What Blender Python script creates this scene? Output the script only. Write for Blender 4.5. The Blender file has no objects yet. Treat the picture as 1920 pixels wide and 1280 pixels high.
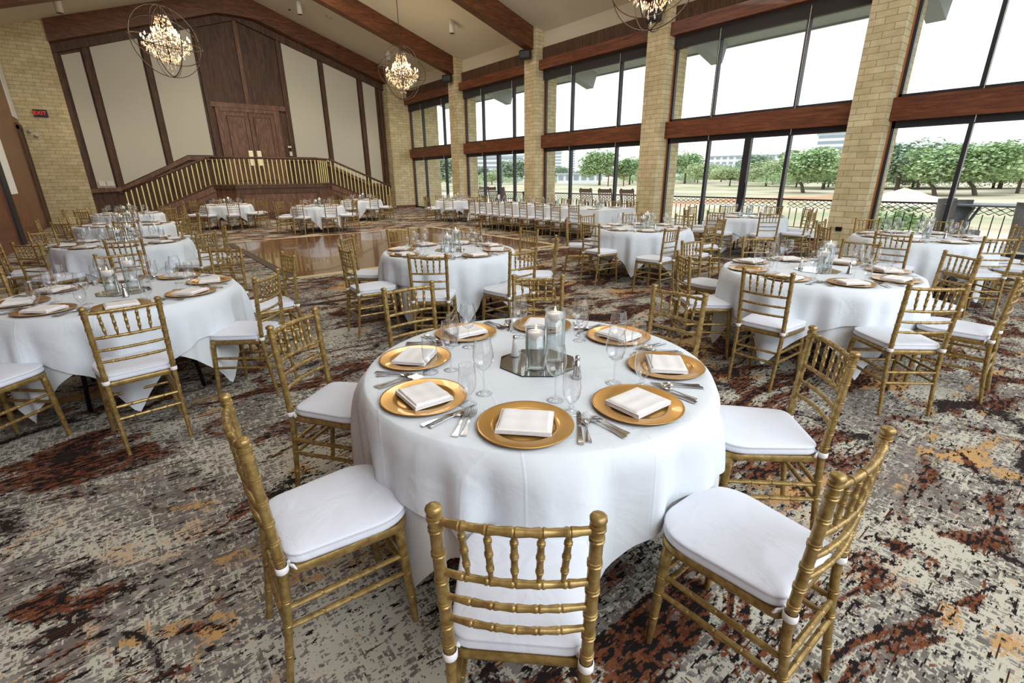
import bpy, math, random
from math import sin, cos, pi, radians, hypot, atan2, sqrt
from mathutils import Vector, Matrix
random.seed(7)
COL = bpy.context.scene.collection
# ------------------------------------------------------------------ materials
def lin(h):
    h = h.lstrip('#'); o = []
    for i in (0, 2, 4):
        c = int(h[i:i+2], 16)/255
        o.append(c/12.92 if c <= .04045 else ((c+.055)/1.055)**2.4)
    return (o[0], o[1], o[2], 1)
def newmat(name):
    m = bpy.data.materials.new(name); m.use_nodes = True
    nt = m.node_tree; nt.nodes.clear()
    out = nt.nodes.new('ShaderNodeOutputMaterial')
    return m, nt, out
class NT:
    def __init__(s, nt): s.nt = nt
    def n(s, t, **k):
        nd = s.nt.nodes.new('ShaderNode'+t)
        for a, v in k.items(): setattr(nd, a, v)
        return nd
    def l(s, a, b): s.nt.links.new(a, b)
    def setin(s, nd, key, v):
        if hasattr(v, 'is_output'): s.l(v, nd.inputs[key])
        else: nd.inputs[key].default_value = v
    def math(s, op, a, b=None, clamp=False):
        nd = s.n('Math', operation=op, use_clamp=clamp); s.setin(nd, 0, a)
        if b is not None: s.setin(nd, 1, b)
        return nd.outputs[0]
    def mix(s, f, a, b):
        nd = s.n('Mix', data_type='RGBA'); s.setin(nd, 0, f); s.setin(nd, 6, a); s.setin(nd, 7, b); return nd.outputs[2]
    def noise(s, vec, scale, detail=2, rough=.5, dist=0):
        nd = s.n('TexNoise'); s.setin(nd, 'Vector', vec); nd.inputs['Scale'].default_value = scale
        nd.inputs['Detail'].default_value = detail; nd.inputs['Roughness'].default_value = rough; nd.inputs['Distortion'].default_value = dist
        return nd.outputs[0]
    def mapping(s, vec, sc=(1, 1, 1), loc=(0, 0, 0), rot=(0, 0, 0)):
        nd = s.n('Mapping'); s.setin(nd, 'Vector', vec); nd.inputs['Scale'].default_value = sc
        nd.inputs['Location'].default_value = loc; nd.inputs['Rotation'].default_value = rot; return nd.outputs[0]
    def ramp(s, f, stops, interp='LINEAR'):
        nd = s.n('ValToRGB'); s.setin(nd, 0, f); cr = nd.color_ramp; cr.interpolation = interp
        while len(cr.elements) < len(stops): cr.elements.new(.5)
        for e, (p, c) in zip(cr.elements, stops): e.position = p; e.color = c
        return nd.outputs[0]
    def bump(s, h, strength=.3, dist=.01):
        nd = s.n('Bump'); s.setin(nd, 'Height', h); nd.inputs['Strength'].default_value = strength
        nd.inputs['Distance'].default_value = dist; return nd.outputs[0]
def principled(name, color, rough=.5, metal=0., spec=.5, coat=0., trans=0., bumpn=None, colfn=None, emis=None, estr=0., sheen=0.):
    m, nt, out = newmat(name); N = NT(nt)
    b = N.n('BsdfPrincipled'); N.l(b.outputs[0], out.inputs[0])
    b.inputs['Base Color'].default_value = lin(color) if isinstance(color, str) else color
    b.inputs['Roughness'].default_value = rough; b.inputs['Metallic'].default_value = metal
    b.inputs['Specular IOR Level'].default_value = spec; b.inputs['Coat Weight'].default_value = coat
    b.inputs['Sheen Weight'].default_value = sheen
    if emis: b.inputs['Emission Color'].default_value = lin(emis); b.inputs['Emission Strength'].default_value = estr
    if colfn: N.l(colfn(N), b.inputs['Base Color'])
    if bumpn: N.l(bumpn(N), b.inputs['Normal'])
    return m
def objco(N): return N.n('TexCoord').outputs['Object']
def geopos(N): return N.n('NewGeometry').outputs['Position']
M = {}
def gold_col(N):
    f = N.noise(geopos(N), 35, 3, .6)
    return N.ramp(f, [(.3, lin('#7d6438')), (.5, lin('#9d824b')), (.72, lin('#b89d63'))])
M['gold'] = principled('chair_gold_paint', '#a8894a', .38, .55, .5, .15, colfn=gold_col)
M['cushion'] = principled('white_cushion_fabric', '#dfe3ec', .8, sheen=.2, bumpn=lambda N: N.bump(N.noise(objco(N), 9, 3, .55, .6), .35, .02))
M['tie'] = principled('white_tie', '#ecebea', .8)
def cloth_bump(N):
    c = objco(N); n = N.noise(c, 5, 3, .5, .8)
    p = N.n('SeparateXYZ'); N.l(N.mapping(c, (1, 1, 1), (.05, .02, 0), (0, 0, .42)), p.inputs[0])
    def line(o):
        f = N.math('ABSOLUTE', N.math('SUBTRACT', N.math('FRACT', N.math('DIVIDE', o, .43)), .5))
        return N.math('MULTIPLY', N.math('SUBTRACT', .014, f), 40., True)
    h = N.math('ADD', n, N.math('MULTIPLY', N.math('MAXIMUM', line(p.outputs[0]), line(p.outputs[1])), .16))
    return N.bump(h, .3, .03)
M['cloth'] = principled('white_tablecloth', '#dbe2e7', .75, sheen=.15, bumpn=lambda N: cloth_bump(N))
M['cloth_under'] = principled('white_undercloth', '#dadfe1', .78)
def cloth_crease(N):
    p = N.n('SeparateXYZ'); N.l(objco(N), p.inputs[0])
    return p
M['napkin'] = principled('napkin_linen', '#ece9e6', .8)
M['charger'] = principled('gold_charger', '#c99b52', .3, .72, .5, .25)
M['steel'] = principled('polished_steel', '#c4c3c4', .16, 1.)
M['mirror'] = principled('mirror', '#cfd6d6', .03, 1.)
M['mirror_edge'] = principled('mirror_edge', '#30403f', .2, .3)
M['ceramic'] = principled('white_ceramic', '#f0efec', .25, coat=.3)
M['wax'] = principled('white_wax', '#f6f0f2', .5, emis='#fff0ea', estr=.3)  # wax is given its own faint emission to lift it from grey
M['flame'] = principled('candle_flame', '#ffd9a0', .5, emis='#ffc987', estr=9)
M['black'] = principled('black_plastic', '#17171a', .45)
M['darkmetal'] = principled('dark_metal_leg', '#1d1c1e', .35, .5)
M['iron'] = principled('patio_iron', '#2c2826', .5, .3)
M['plywood'] = principled('table_plywood', '#8c7a5e', .6)
def thinglass(name, tint, f0=.06, gain=.75, rough=.01, edge='#6f7a7d'):
    m, nt, out = newmat(name); N = NT(nt)
    t = N.n('BsdfTransparent')
    lw0 = N.n('LayerWeight'); lw0.inputs[0].default_value = .5
    N.l(N.mix(N.math('POWER', lw0.outputs['Facing'], 5.), lin(tint), lin(edge)), t.inputs[0])
    g = N.n('BsdfGlossy'); g.inputs['Roughness'].default_value = rough; g.inputs[0].default_value = (1, 1, 1, 1)
    lw = N.n('LayerWeight'); lw.inputs[0].default_value = .5
    fac = N.math('ADD', N.math('MULTIPLY', N.math('POWER', lw.outputs['Facing'], 3.2), gain), f0, True)
    mx = N.n('MixShader'); N.l(fac, mx.inputs[0]); N.l(t.outputs[0], mx.inputs[1]); N.l(g.outputs[0], mx.inputs[2])
    N.l(mx.outputs[0], out.inputs[0]); return m
M['glass'] = thinglass('drinking_glass', '#fafbfc', .075, 1.1, edge='#4f5a5d')
M['pane'] = thinglass('window_pane', '#fafcfb', .02, .25, edge='#fafcfb')
M['vase'] = thinglass('vase_glass', '#fafcfc', .05, .9, edge='#a9b5b9')
M['water'] = thinglass('vase_water', '#f8fafb', .03, .4, edge='#e4ebee')
M['crystal'] = thinglass('crystal', '#fff6ea', .3, .7, .05)
def wood_fn(c1, c2, c3, sc=(1, 1, 8), scale=2.2):
    def f(N):
        v = N.mapping(geopos(N), sc)
        a = N.noise(v, scale, 5, .62, 1.2)
        b = N.noise(N.mapping(geopos(N), (sc[0]*6, sc[1]*6, sc[2]*6)), scale*2, 3, .6)
        x = N.math('ADD', N.math('MULTIPLY', a, .75), N.math('MULTIPLY', b, .25))
        return N.ramp(x, [(.33, lin(c1)), (.5, lin(c2)), (.66, lin(c3))])
    return f
M['wood_v'] = principled('dark_walnut_vertical', '#46291a', .66, coat=0, colfn=wood_fn('#332318', '#4f3624', '#684a33', (5, 5, .6)))
M['wood_mid'] = principled('walnut_panel', '#5c3a28', .58, coat=.03, colfn=wood_fn('#4c3322', '#6b4a34', '#866449', (4, 4, .8)))
M['wood_red'] = principled('reddish_wood_doors', '#6b3d25', .4, coat=.15, colfn=wood_fn('#4b2917', '#6e3e25', '#8a5233', (3, 3, .8)))
M['wood_h'] = principled('redwood_board', '#68371f', .45, coat=.1, colfn=wood_fn('#402013', '#69381f', '#87502f', (6, .5, 6)))
M['wood_beam'] = principled('ceiling_beam_wood', '#5a321b', .5, colfn=wood_fn('#3a1f11', '#603619', '#7c4b29', (.6, 5, 4)))
M['plate'] = principled('pale_brass_plate', '#e6dab4', .35, .3, emis='#e6dab4', estr=.15)  # slight emission brightens the plates, brass gives off no light
M['baluster'] = principled('brass_baluster', '#d8cb85', .3, .6, emis='#d8cb85', estr=.22)  # bright brass look helped by painted-in glow, balusters are no lamps
def brick_fn(N):
    p = N.n('SeparateXYZ'); N.l(geopos(N), p.inputs[0])
    u = N.math('ADD', p.outputs[0], p.outputs[1])
    c = N.n('CombineXYZ'); N.l(u, c.inputs[0]); N.l(p.outputs[2], c.inputs[1])
    b = N.n('TexBrick'); N.l(c.outputs[0], b.inputs['Vector'])
    b.inputs['Scale'].default_value = 1; b.inputs['Brick Width'].default_value = .37; b.inputs['Row Height'].default_value = .127
    b.inputs['Mortar Size'].default_value = .007; b.inputs['Mortar Smooth'].default_value = .3
    b.inputs['Color1'].default_value = lin('#dccfa9'); b.inputs['Color2'].default_value = lin('#c9ba92'); b.inputs['Mortar'].default_value = lin('#998c66')
    return b, N.math('ADD', u, 0)
def brick_col(N):
    b, u = brick_fn(N)
    n = N.noise(geopos(N), 3.5, 4, .6)
    g = N.ramp(n, [(.3, (.8, .78, .74, 1)), (.7, (1.08, 1.06, 1.04, 1))])
    mx = N.n('Mix', data_type='RGBA', blend_type='MULTIPLY'); mx.inputs[0].default_value = 1
    N.l(b.outputs[0], mx.inputs[6]); N.l(g, mx.inputs[7]); return mx.outputs[2]
M['brick'] = principled('buff_brick', '#bfa672', .85, colfn=brick_col, bumpn=lambda N: N.bump(brick_fn(N)[0].outputs[1], -.6, .012))
M['ceil'] = principled('ceiling_plaster', '#d6cfba', .9)
M['plaster'] = principled('upper_wall_plaster', '#cfc8b2', .9)
M['fabric'] = principled('wall_fabric_panel', '#c9c5b4', .9, bumpn=lambda N: N.bump(N.noise(geopos(N), 120, 2), .15, .005))
M['whitepanel'] = principled('white_wall_panel', '#e4e4e0', .8)
M['mullion'] = principled('bronze_mullion', '#3a3a3e', .4, .4)
M['shade'] = principled('roller_shade', '#2e2b2b', .7)
M['amber'] = principled('amber_jamb_wood', '#a8693a', .5)
M['white'] = principled('white_enamel', '#dcd9cf', .5)
M['concrete'] = principled('eave_concrete', '#a9adae', .9)
M['soffit'] = principled('eave_soffit', '#b9bdbd', .9)
M['patio'] = principled('patio_concrete', '#c9c4ba', .9, colfn=lambda N: N.ramp(N.noise(geopos(N), 2, 4), [(.3, lin('#bdb6aa')), (.7, lin('#dcd8ce'))]))
M['rocker'] = principled('weathered_rocker_wood', '#80695e', .7)
M['wicker'] = principled('grey_wicker', '#5e5f62', .8, colfn=lambda N: N.ramp(N.noise(N.mapping(objco(N), (1, 1, 4)), 40, 2), [(.35, lin('#77787b')), (.65, lin('#a4a5a8'))]))
M['patiometal'] = principled('patio_grey_metal', '#7a8083', .5, .3)
M['bark'] = principled('tree_bark', '#6f6256', .9)
M['bulb'] = principled('warm_bulb', '#fff0d0', .5, emis='#ffd9a0', estr=16)
M['rust'] = principled('rusty_iron_ring', '#463830', .6, .3)
M['exitred'] = principled('red_sign_letters', '#c01818', .5, emis='#e02018', estr=.9)
M['smoke'] = principled('pale_plastic', '#b9b5aa', .6)
M['sand'] = principled('pale_sand', '#e6dcc6', .95, colfn=lambda N: N.ramp(N.noise(geopos(N), .8, 4), [(.3, lin('#cbbfa4')), (.7, lin('#e2d9c6'))]))
M['stonecol'] = principled('building_white', '#dfe1e3', .8)
M['bluewin'] = principled('building_window', '#8b98a3', .5)
M['greyroof'] = principled('grey_roof', '#a9b2bb', .7)
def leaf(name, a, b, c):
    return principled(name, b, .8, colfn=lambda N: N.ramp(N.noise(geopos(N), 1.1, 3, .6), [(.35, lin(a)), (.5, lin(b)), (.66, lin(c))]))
M['leaf1'] = leaf('foliage_fresh', '#84a06c', '#a6be8a', '#c4d6ac')  # leaf tones kept pale, outdoor haze is lightened into the colour
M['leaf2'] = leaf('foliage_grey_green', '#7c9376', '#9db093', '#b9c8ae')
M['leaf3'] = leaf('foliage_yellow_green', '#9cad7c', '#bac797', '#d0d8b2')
def ground_col(N):
    p = geopos(N)
    n = N.noise(N.mapping(p, (.5, .5, 1)), .11, 4, .6, .4)
    base = N.ramp(n, [(.38, lin('#8f9a6c')), (.48, lin('#b3a684')), (.6, lin('#c9beA6')), (.7, lin('#b5a583'))])
    s = N.n('SeparateXYZ'); N.l(p, s.inputs[0])
    near = N.ramp(N.math('DIVIDE', s.outputs[0], 40.), [(.42, (1, 1, 1, 1)), (.75, (0, 0, 0, 1))])
    base = N.mix(N.math('MULTIPLY', near, .6), base, lin('#8d9d68'))
    # clay patch
    dx = N.math('DIVIDE', N.math('SUBTRACT', s.outputs[0], 62.), 26.); dy = N.math('DIVIDE', N.math('SUBTRACT', s.outputs[1], 28.), 5.)
    d = N.math('ADD', N.math('MULTIPLY', dx, dx), N.math('MULTIPLY', dy, dy))
    d = N.math('ADD', d, N.math('MULTIPLY', N.math('SUBTRACT', N.noise(p, .3, 3), .5), 1.6))
    k = N.ramp(d, [(.4, (1, 1, 1, 1)), (1., (0, 0, 0, 1))])
    return N.mix(N.math('MULTIPLY', k, .8), base, lin('#b97f50'))
M['ground'] = principled('golf_course_ground', '#d6c9a8', .95, colfn=ground_col)
def carpet_col(N):
    pos = geopos(N)
    q = N.n('VectorMath', operation='SNAP'); N.l(pos, q.inputs[0]); q.inputs[1].default_value = (.0058, .0046, 1)
    v = q.outputs[0]
    def nz(sc, loc=(0, 0, 0), det=2, ro=.6, di=0, rot=0): return N.noise(N.mapping(v, (sc[0], sc[1], 1), loc, (0, 0, rot)), 1., det, ro, di)
    hx = nz((9, 62)); hy = nz((62, 9), (5, 3, 0)); fine = nz((34, 40), (1, 8, 0), 3, .7)
    hatch = N.math('ADD', N.math('MULTIPLY', N.math('MAXIMUM', hx, hy), .55), N.math('MULTIPLY', fine, .45))   # ~.53 +- .07
    def thr(x, t, w=.012): return N.math('MULTIPLY', N.math('SUBTRACT', x, t-w), 1/(2*w), True)
    def comb(a, wa, b, wb): return N.math('ADD', N.math('MULTIPLY', a, wa), N.math('MULTIPLY', b, wb))
    blob = nz((1.5, 1.7), (11, 2, 0), 3, .6, .5)
    cream = thr(comb(hatch, 1., blob, .42), .742)
    col = N.mix(cream, N.mix(thr(nz((20, 20), (4, 4, 0)), .52, .03), lin('#706a63'), lin('#8a837b')), lin('#c1bdac'))
    sx = N.n('SeparateXYZ'); N.l(pos, sx.inputs[0])
    side = N.math('MINIMUM', N.math('MULTIPLY', N.math('SUBTRACT', sx.outputs[0], 1.0), .035, True), .06)
    b2 = N.math('ADD', nz((1.3, 2.0), (3, 17, 0), 3, .6, .6), side)
    ochre = thr(comb(hatch, .5, b2, 1.), .902)
    col = N.mix(ochre, col, lin('#bd9663'))
    beige = thr(comb(hatch, .8, nz((1.6, 2.3), (33, 27, 0), 3, .6, .6), 1.), 1.072)
    col = N.mix(beige, col, lin('#c0a98e'))
    b3 = N.math('ADD', nz((1.15, 2.3), (23, 7, 0), 4, .66, 1.3, .2), N.math('MULTIPLY', side, .6))
    rustm = thr(comb(hatch, .5, b3, 1.), .83)
    rc = N.mix(thr(fine, .5, .05), lin('#5c3624'), lin('#7a4b32'))
    col = N.mix(rustm, col, rc)
    # dark flecks ringing and crossing the rust areas
    fl = nz((17, 44), (8, 51, 0), 2, .65)
    dk = thr(comb(fl, 1., b3, .75), .975)
    col = N.mix(dk, col, lin('#231e1d'))
    b4 = nz((1.7, 2.4), (41, 3, 0), 3, .62, 1.)
    dk2 = thr(comb(N.math('ADD', N.math('MULTIPLY', fine, .5), N.math('MULTIPLY', hatch, .5)), .55, b4, 1.), .908)
    col = N.mix(dk2, col, lin('#2a2422'))
    # thin crossing strokes
    st = thr(comb(nz((3.2, 70), (71, 13, 0), 1, .5), 1., b4, .35), .895)
    col = N.mix(st, col, lin('#4b2d20'))
    return col
M['carpet'] = principled('patterned_carpet', '#777068', .95, spec=.1, colfn=carpet_col, bumpn=lambda N: N.bump(N.noise(geopos(N), 260, 2), .35, .004))
def parquet(N):
    p = geopos(N)
    ch = N.n('TexChecker'); N.l(N.mapping(p, (1, 1, 0)), ch.inputs[0]); ch.inputs['Scale'].default_value = 6.5
    s = N.n('SeparateXYZ'); N.l(p, s.inputs[0])
    gx = N.noise(N.mapping(p, (3, 60, 1)), 1, 2); gy = N.noise(N.mapping(p, (60, 3, 1)), 1, 2)
    g = N.n('Mix', data_type='FLOAT'); N.l(ch.outputs['Fac'], g.inputs[0]); N.l(gx, g.inputs[2]); N.l(gy, g.inputs[3])
    col = N.ramp(g.outputs[0], [(.3, lin('#5d3b21')), (.7, lin('#875c34'))])
    # panel seams every 0.92 m
    def seam(o, off):
        f = N.math('FRACT', N.math('DIVIDE', N.math('ADD', o, off), .92)); return N.math('LESS_THAN', f, .012)
    sm = N.math('MAXIMUM', seam(s.outputs[0], -.17), seam(s.outputs[1], -.2))
    return N.mix(N.math('MULTIPLY', sm, .6), col, lin('#3a2212'))
M['parquet'] = principled('parquet_dance_floor', '#8a5528', .16, spec=.6, coat=.4, colfn=parquet)
M['trimgold'] = principled('pale_floor_edge', '#cdb98a', .45)
M['trimdark'] = principled('dark_floor_edge', '#473c2c', .6)

# ------------------------------------------------------------------ mesh builder
class MB:
    def __init__(s): s.v = []; s.f = []; s.mi = []; s.cur = 0
    def add(s, vs, fs):
        o = len(s.v); s.v += [tuple(p) for p in vs]
        for f in fs: s.f.append([i+o for i in f]); s.mi.append(s.cur)
        return s
    def box(s, x0, x1, y0, y1, z0, z1):
        vs = [(x, y, z) for z in (z0, z1) for y in (y0, y1) for x in (x0, x1)]
        return s.add(vs, [(0, 2, 3, 1), (4, 5, 7, 6), (0, 1, 5, 4), (2, 6, 7, 3), (0, 4, 6, 2), (1, 3, 7, 5)])
    def prism(s, poly, axis, a, b):
        """poly of 2D points extruded along axis ('x','y','z') from a to b"""
        def P(u, v, w): return {'z': (u, v, w), 'y': (u, w, v), 'x': (w, u, v)}[axis]
        n = len(poly); vs = [P(u, v, a) for u, v in poly]+[P(u, v, b) for u, v in poly]
        fs = [list(range(n))[::-1], list(range(n, 2*n))]+[(i, (i+1) % n, (i+1) % n+n, i+n) for i in range(n)]
        return s.add(vs, fs)
    def lathe(s, prof, seg=16, c=(0, 0, 0), cap=True):
        vs = []; fs = []
        for r, z in prof:
            for k in range(seg):
                a = 2*pi*k/seg; vs.append((c[0]+r*cos(a), c[1]+r*sin(a), c[2]+z))
        for i in range(len(prof)-1):
            for k in range(seg):
                k2 = (k+1) % seg; fs.append((i*seg+k, i*seg+k2, (i+1)*seg+k2, (i+1)*seg+k))
        if cap:
            if prof[0][0] > 1e-5: fs.append(tuple(range(seg))[::-1])
            if prof[-1][0] > 1e-5: fs.append(tuple((len(prof)-1)*seg+k for k in range(seg)))
        return s.add(vs, fs)
    def tube(s, pts, rad, n=8, closed=False, cap=True):
        """sweep circle along pts; rad = number or list"""
        P = [Vector(p) for p in pts]; L = len(P)
        if not isinstance(rad, (list, tuple)): rad = [rad]*L
        vs = []; fs = []; prev = None
        for i in range(L):
            if closed: t = P[(i+1) % L]-P[i-1]
            else: t = P[min(i+1, L-1)]-P[max(i-1, 0)]
            if t.length < 1e-9: t = Vector((0, 0, 1))
            t.normalize()
            if prev is None:
                up = Vector((0, 0, 1)) if abs(t.z) < .9 else Vector((1, 0, 0)); a = t.cross(up).normalized()
            else:
                a = prev-t*prev.dot(t)
                a = a.normalized() if a.length > 1e-6 else t.orthogonal().normalized()
            prev = a; b = t.cross(a)
            for k in range(n):
                an = 2*pi*k/n; vs.append(P[i]+(a*cos(an)+b*sin(an))*rad[i])
        for i in range(L if closed else L-1):
            j = (i+1) % L
            for k in range(n):
                k2 = (k+1) % n; fs.append((i*n+k, i*n+k2, j*n+k2, j*n+k))
        if cap and not closed: fs += [tuple(range(n))[::-1], tuple((L-1)*n+k for k in range(n))]
        return s.add(vs, fs)
    def quadrect(s, c, w, h, rx, rz):
        m = Matrix.Rotation(rz, 3, 'Z') @ Matrix.Rotation(rx, 3, 'X')
        vs = [Vector(c)+m @ Vector(p) for p in ((-w, -h, 0), (w, -h, 0), (w, h, 0), (-w, h, 0))]
        return s.add(vs, [(0, 1, 2, 3)])
    def build(s, name, mat, parent=None, smooth=False, loc=(0, 0, 0), rz=0, bevel=0, kind=None):
        me = bpy.data.meshes.new(name); me.from_pydata(s.v, [], s.f)
        mats = mat if isinstance(mat, (list, tuple)) else [mat]
        for m in mats: me.materials.append(m)
        if len(mats) > 1: me.polygons.foreach_set('material_index', s.mi)
        if smooth: me.polygons.foreach_set('use_smooth', [True]*len(me.polygons))
        me.validate(); me.update()
        o = bpy.data.objects.new(name, me); COL.objects.link(o)
        o.location = loc; o.rotation_euler = (0, 0, rz)
        if parent: o.parent = parent
        if bevel:
            b = o.modifiers.new('bevel', 'BEVEL'); b.width = bevel; b.segments = 2; b.limit_method = 'ANGLE'
        if kind: o['kind'] = kind
        return o
def smooth_angle(o, ang=40):
    me = o.data
    me.polygons.foreach_set('use_smooth', [True]*len(me.polygons))
    try: me.set_sharp_from_angle(angle=radians(ang))
    except Exception: pass
    return o
def tag(o, label, cat, group=None, kind=None):
    o['label'] = label; o['category'] = cat
    if group: o['group'] = group
    if kind: o['kind'] = kind
    return o
def thing(name, label, cat, loc=(0, 0, 0), rz=0, group=None):
    o = bpy.data.objects.new(name, None); COL.objects.link(o); o.location = loc; o.rotation_euler = (0, 0, rz)
    o.empty_display_size = .1
    return tag(o, label, cat, group)
KIDS = {}
def kids(o):
    return KIDS.get(o.name) or [c for c in COL.objects if c.parent == o]
def freeze(o):
    ch = [c for c in COL.objects if c.parent == o]; KIDS[o.name] = ch
    for c in ch: freeze(c)
def copy_tree(o, parent=None):
    c = o.copy(); COL.objects.link(c)
    if parent: c.parent = parent
    for ch in KIDS.get(o.name, []): copy_tree(ch, c)
    return c
class Proto:
    """first placement moves the prototype itself; later placements copy it and its parts"""
    def __init__(s, o): s.o = o; s.used = False; freeze(o)
    def put(s, loc, rz, label, group, drop=None):
        if not s.used: o = s.o; s.used = True
        else: o = copy_tree(s.o)
        o.location = loc; o.rotation_euler = (0, 0, rz); o['label'] = label
        if group: o['group'] = group
        return o
def struct(o): o['kind'] = 'structure'; return o

# ------------------------------------------------------------------ camera
H = 1.57
F_PX, PITCH, YAW, ROLL = 891.75, .332167, .668941, -.0094161
cy, sy, cp, sp = cos(YAW), sin(YAW), cos(PITCH), sin(PITCH)
Fv = Vector((sy*cp, cy*cp, -sp)); R0 = Vector((cy, -sy, 0)); U0 = R0.cross(Fv)
Rv = R0*cos(ROLL)+U0*sin(ROLL); Uv = -R0*sin(ROLL)+U0*cos(ROLL)
cd = bpy.data.cameras.new('camera'); cam = bpy.data.objects.new('camera', cd); COL.objects.link(cam)
mat = Matrix((Rv, Uv, -Fv)).transposed().to_4x4(); mat.translation = (0, 0, H); cam.matrix_world = mat
cd.sensor_width = 36; cd.lens = 36*F_PX/1920; cd.clip_end = 1500; cd.clip_start = .05
bpy.context.scene.camera = cam

# ------------------------------------------------------------------ room shell
XW, XL, YB = 13.41, -2.2, 25.7
XR = 5.55; ZR = 9.07; SL = .325
def zc(x): return ZR-SL*abs(x-XR)
struct(MB().box(XL-.3, XW+.25, -5, 27.2, -.15, 0).build('floor', M['carpet']))
# ceiling: two sloping slabs as one solid
T = .3
struct(MB().prism([(XL-.3, zc(XL-.3)), (XR, ZR), (XW+.1, zc(XW+.1)), (XW+.1, zc(XW+.1)+T), (XR, ZR+T), (XL-.3, zc(XL-.3)+T)], 'y', -5, 27.2).build('ceiling', M['ceil']))
struct(MB().prism([(XW+.1, zc(XW+.1)), (16.5, zc(16.5)), (16.5, zc(16.5)+T), (XW+.1, zc(XW+.1)+T)], 'y', -5, 27.2).build('trim_1', M['soffit']))
struct(MB().box(16.5, 16.6, -5, 27.2, zc(16.5)-.04, zc(16.5)+T+.05).build('trim_2', M['concrete']))
# back wall (wood), gable
def gable(x0, x1, zb=0): return [(x0, zb), (x1, zb), (x1, zc(x1)), (XR, ZR), (x0, zc(x0))]
struct(MB().prism(gable(-.8, 12.2), 'y', 26.3, 26.6).build('wall_back', M['wood_v']))
struct(MB().prism([(XL-.05, 0), (-.76, 0), (-.76, zc(-.76)), (XL-.05, zc(XL-.05))], 'y', YB, 26.6).build('wall_back_left', M['brick']))
struct(MB().prism([(12.16, 0), (XW+1.7, 0), (XW+1.7, zc(XW+1.7)), (12.16, zc(12.16))], 'y', YB, 26.6).build('wall_back_right', M['brick']))
# gable beam with arched brace
def beam_poly(x0, x1, dep=.7):
    pts = [(x0, zc(x0)-dep)]
    if x0 < XR < x1: pts.append((XR, ZR-dep))
    pts.append((x1, zc(x1)-dep)); pts.append((x1, zc(x1)+.01))
    if x0 < XR < x1: pts.append((XR, ZR+.01))
    pts.append((x0, zc(x0)+.01)); return pts
gb = thing('gable_beam', 'brown gable beam with arched centre against the wood back wall', 'beam', (XR, 25.6, 8))
def local(mb, o):
    l = o.location; mb.v = [(x-l[0], y-l[1], z-l[2]) for x, y, z in mb.v]; return mb
local(MB().prism(beam_poly(-.76, 12.16), 'y', 25.62, 26.0), gb).build('beam', M['wood_beam'], gb)
arc = []
for i in range(17):
    x = 2.6+i*(8.5-2.6)/16; t = (x-XR)/2.95; arc.append((x, min(zc(x)-.69, 8.16-.62*abs(t)**2.2)))
arc = [(2.6, zc(2.6)-.2)]+arc+[(8.5, zc(8.5)-.2), (XR, ZR-.2)]
local(MB().prism(arc[::-1], 'y', 25.66, 25.96), gb).build('arched_brace', M['wood_beam'], gb)
local(MB().prism([(-.76, zc(-.76)-.98), (XR, ZR-.98), (12.16, zc(12.16)-.98), (12.16, zc(12.16)-.6), (XR, ZR-.6), (-.76, zc(-.76)-.6)], 'y', 26.12, 26.31), gb).build('frieze_board', M['wood_v'], gb)
# white fabric panels on the back wall
def fp(pts, lab):
    o = MB().prism(pts, 'y', 26.255, 26.3).build('fabric_panel', M['fabric'])
    tag(o, lab, 'wall panel', 'tall pale fabric panels on the back wall')
def zt_(x): return 1.57+(zc(x/1.023)-1.57)*1.0-1.02
fp([(-.53, 1.31), (.05, 1.31), (.05, 6.2), (-.53, 6.02)], 'narrow pale fabric wall panel beside the left brick wall')
fp([(.35, 1.43), (1.94, 2.18), (1.94, 6.92), (.37, 6.40)], 'wide pale fabric wall panel, second from the left brick wall')
fp([(2.23, 2.34), (2.8, 2.62), (3.78, 2.62), (3.81, 7.56), (2.24, 7.03)], 'pale fabric wall panel left of the double doors')
fp([(7.36, 2.61), (8.27, 2.61), (8.91, 2.4), (8.91, 7.07), (7.36, 7.56)], 'pale fabric wall panel right of the double doors')
fp([(9.18, 2.16), (10.78, 1.48), (10.78, 6.43), (9.18, 6.94)], 'pale fabric wall panel behind the right hand stair rail')
fp([(11.09, 1.34), (11.74, 1.31), (11.74, 6.08), (11.09, 6.31)], 'narrow pale fabric wall panel beside the right brick wall')
# battens and recess around the doors
def trimbox(n, m, *b):
    return struct(MB().box(*b).build('trim_%d' % n, m))
n = 3
for x in (-.72, .2, 2.09, 3.98, 7.2, 9.05, 10.93, 11.98):
    trimbox(n, M['wood_v'], x-.085, x+.085, 26.2, 26.31, 1.1, min(zc(x)-.9, 8.4)); n += 1
trimbox(n, M['wood_mid'], 5.46, 5.62, 26.2, 26.31, 4.8, 8.2); n += 1
trimbox(n, M['wood_mid'], 4.05, 7.1, 26.17, 26.31, 4.62, 4.82); n += 1
struct(MB().prism([(-.76, 1.12), (.3, 1.18), (2.8, 2.42), (8.27, 2.42), (10.95, 1.2), (12.16, 1.12), (12.16, 1.27), (10.98, 1.35), (8.3, 2.58), (2.77, 2.58), (.27, 1.33), (-.76, 1.27)], 'y', 26.18, 26.31).build('trim_%d' % n, M['wood_mid'])); n += 1
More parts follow.
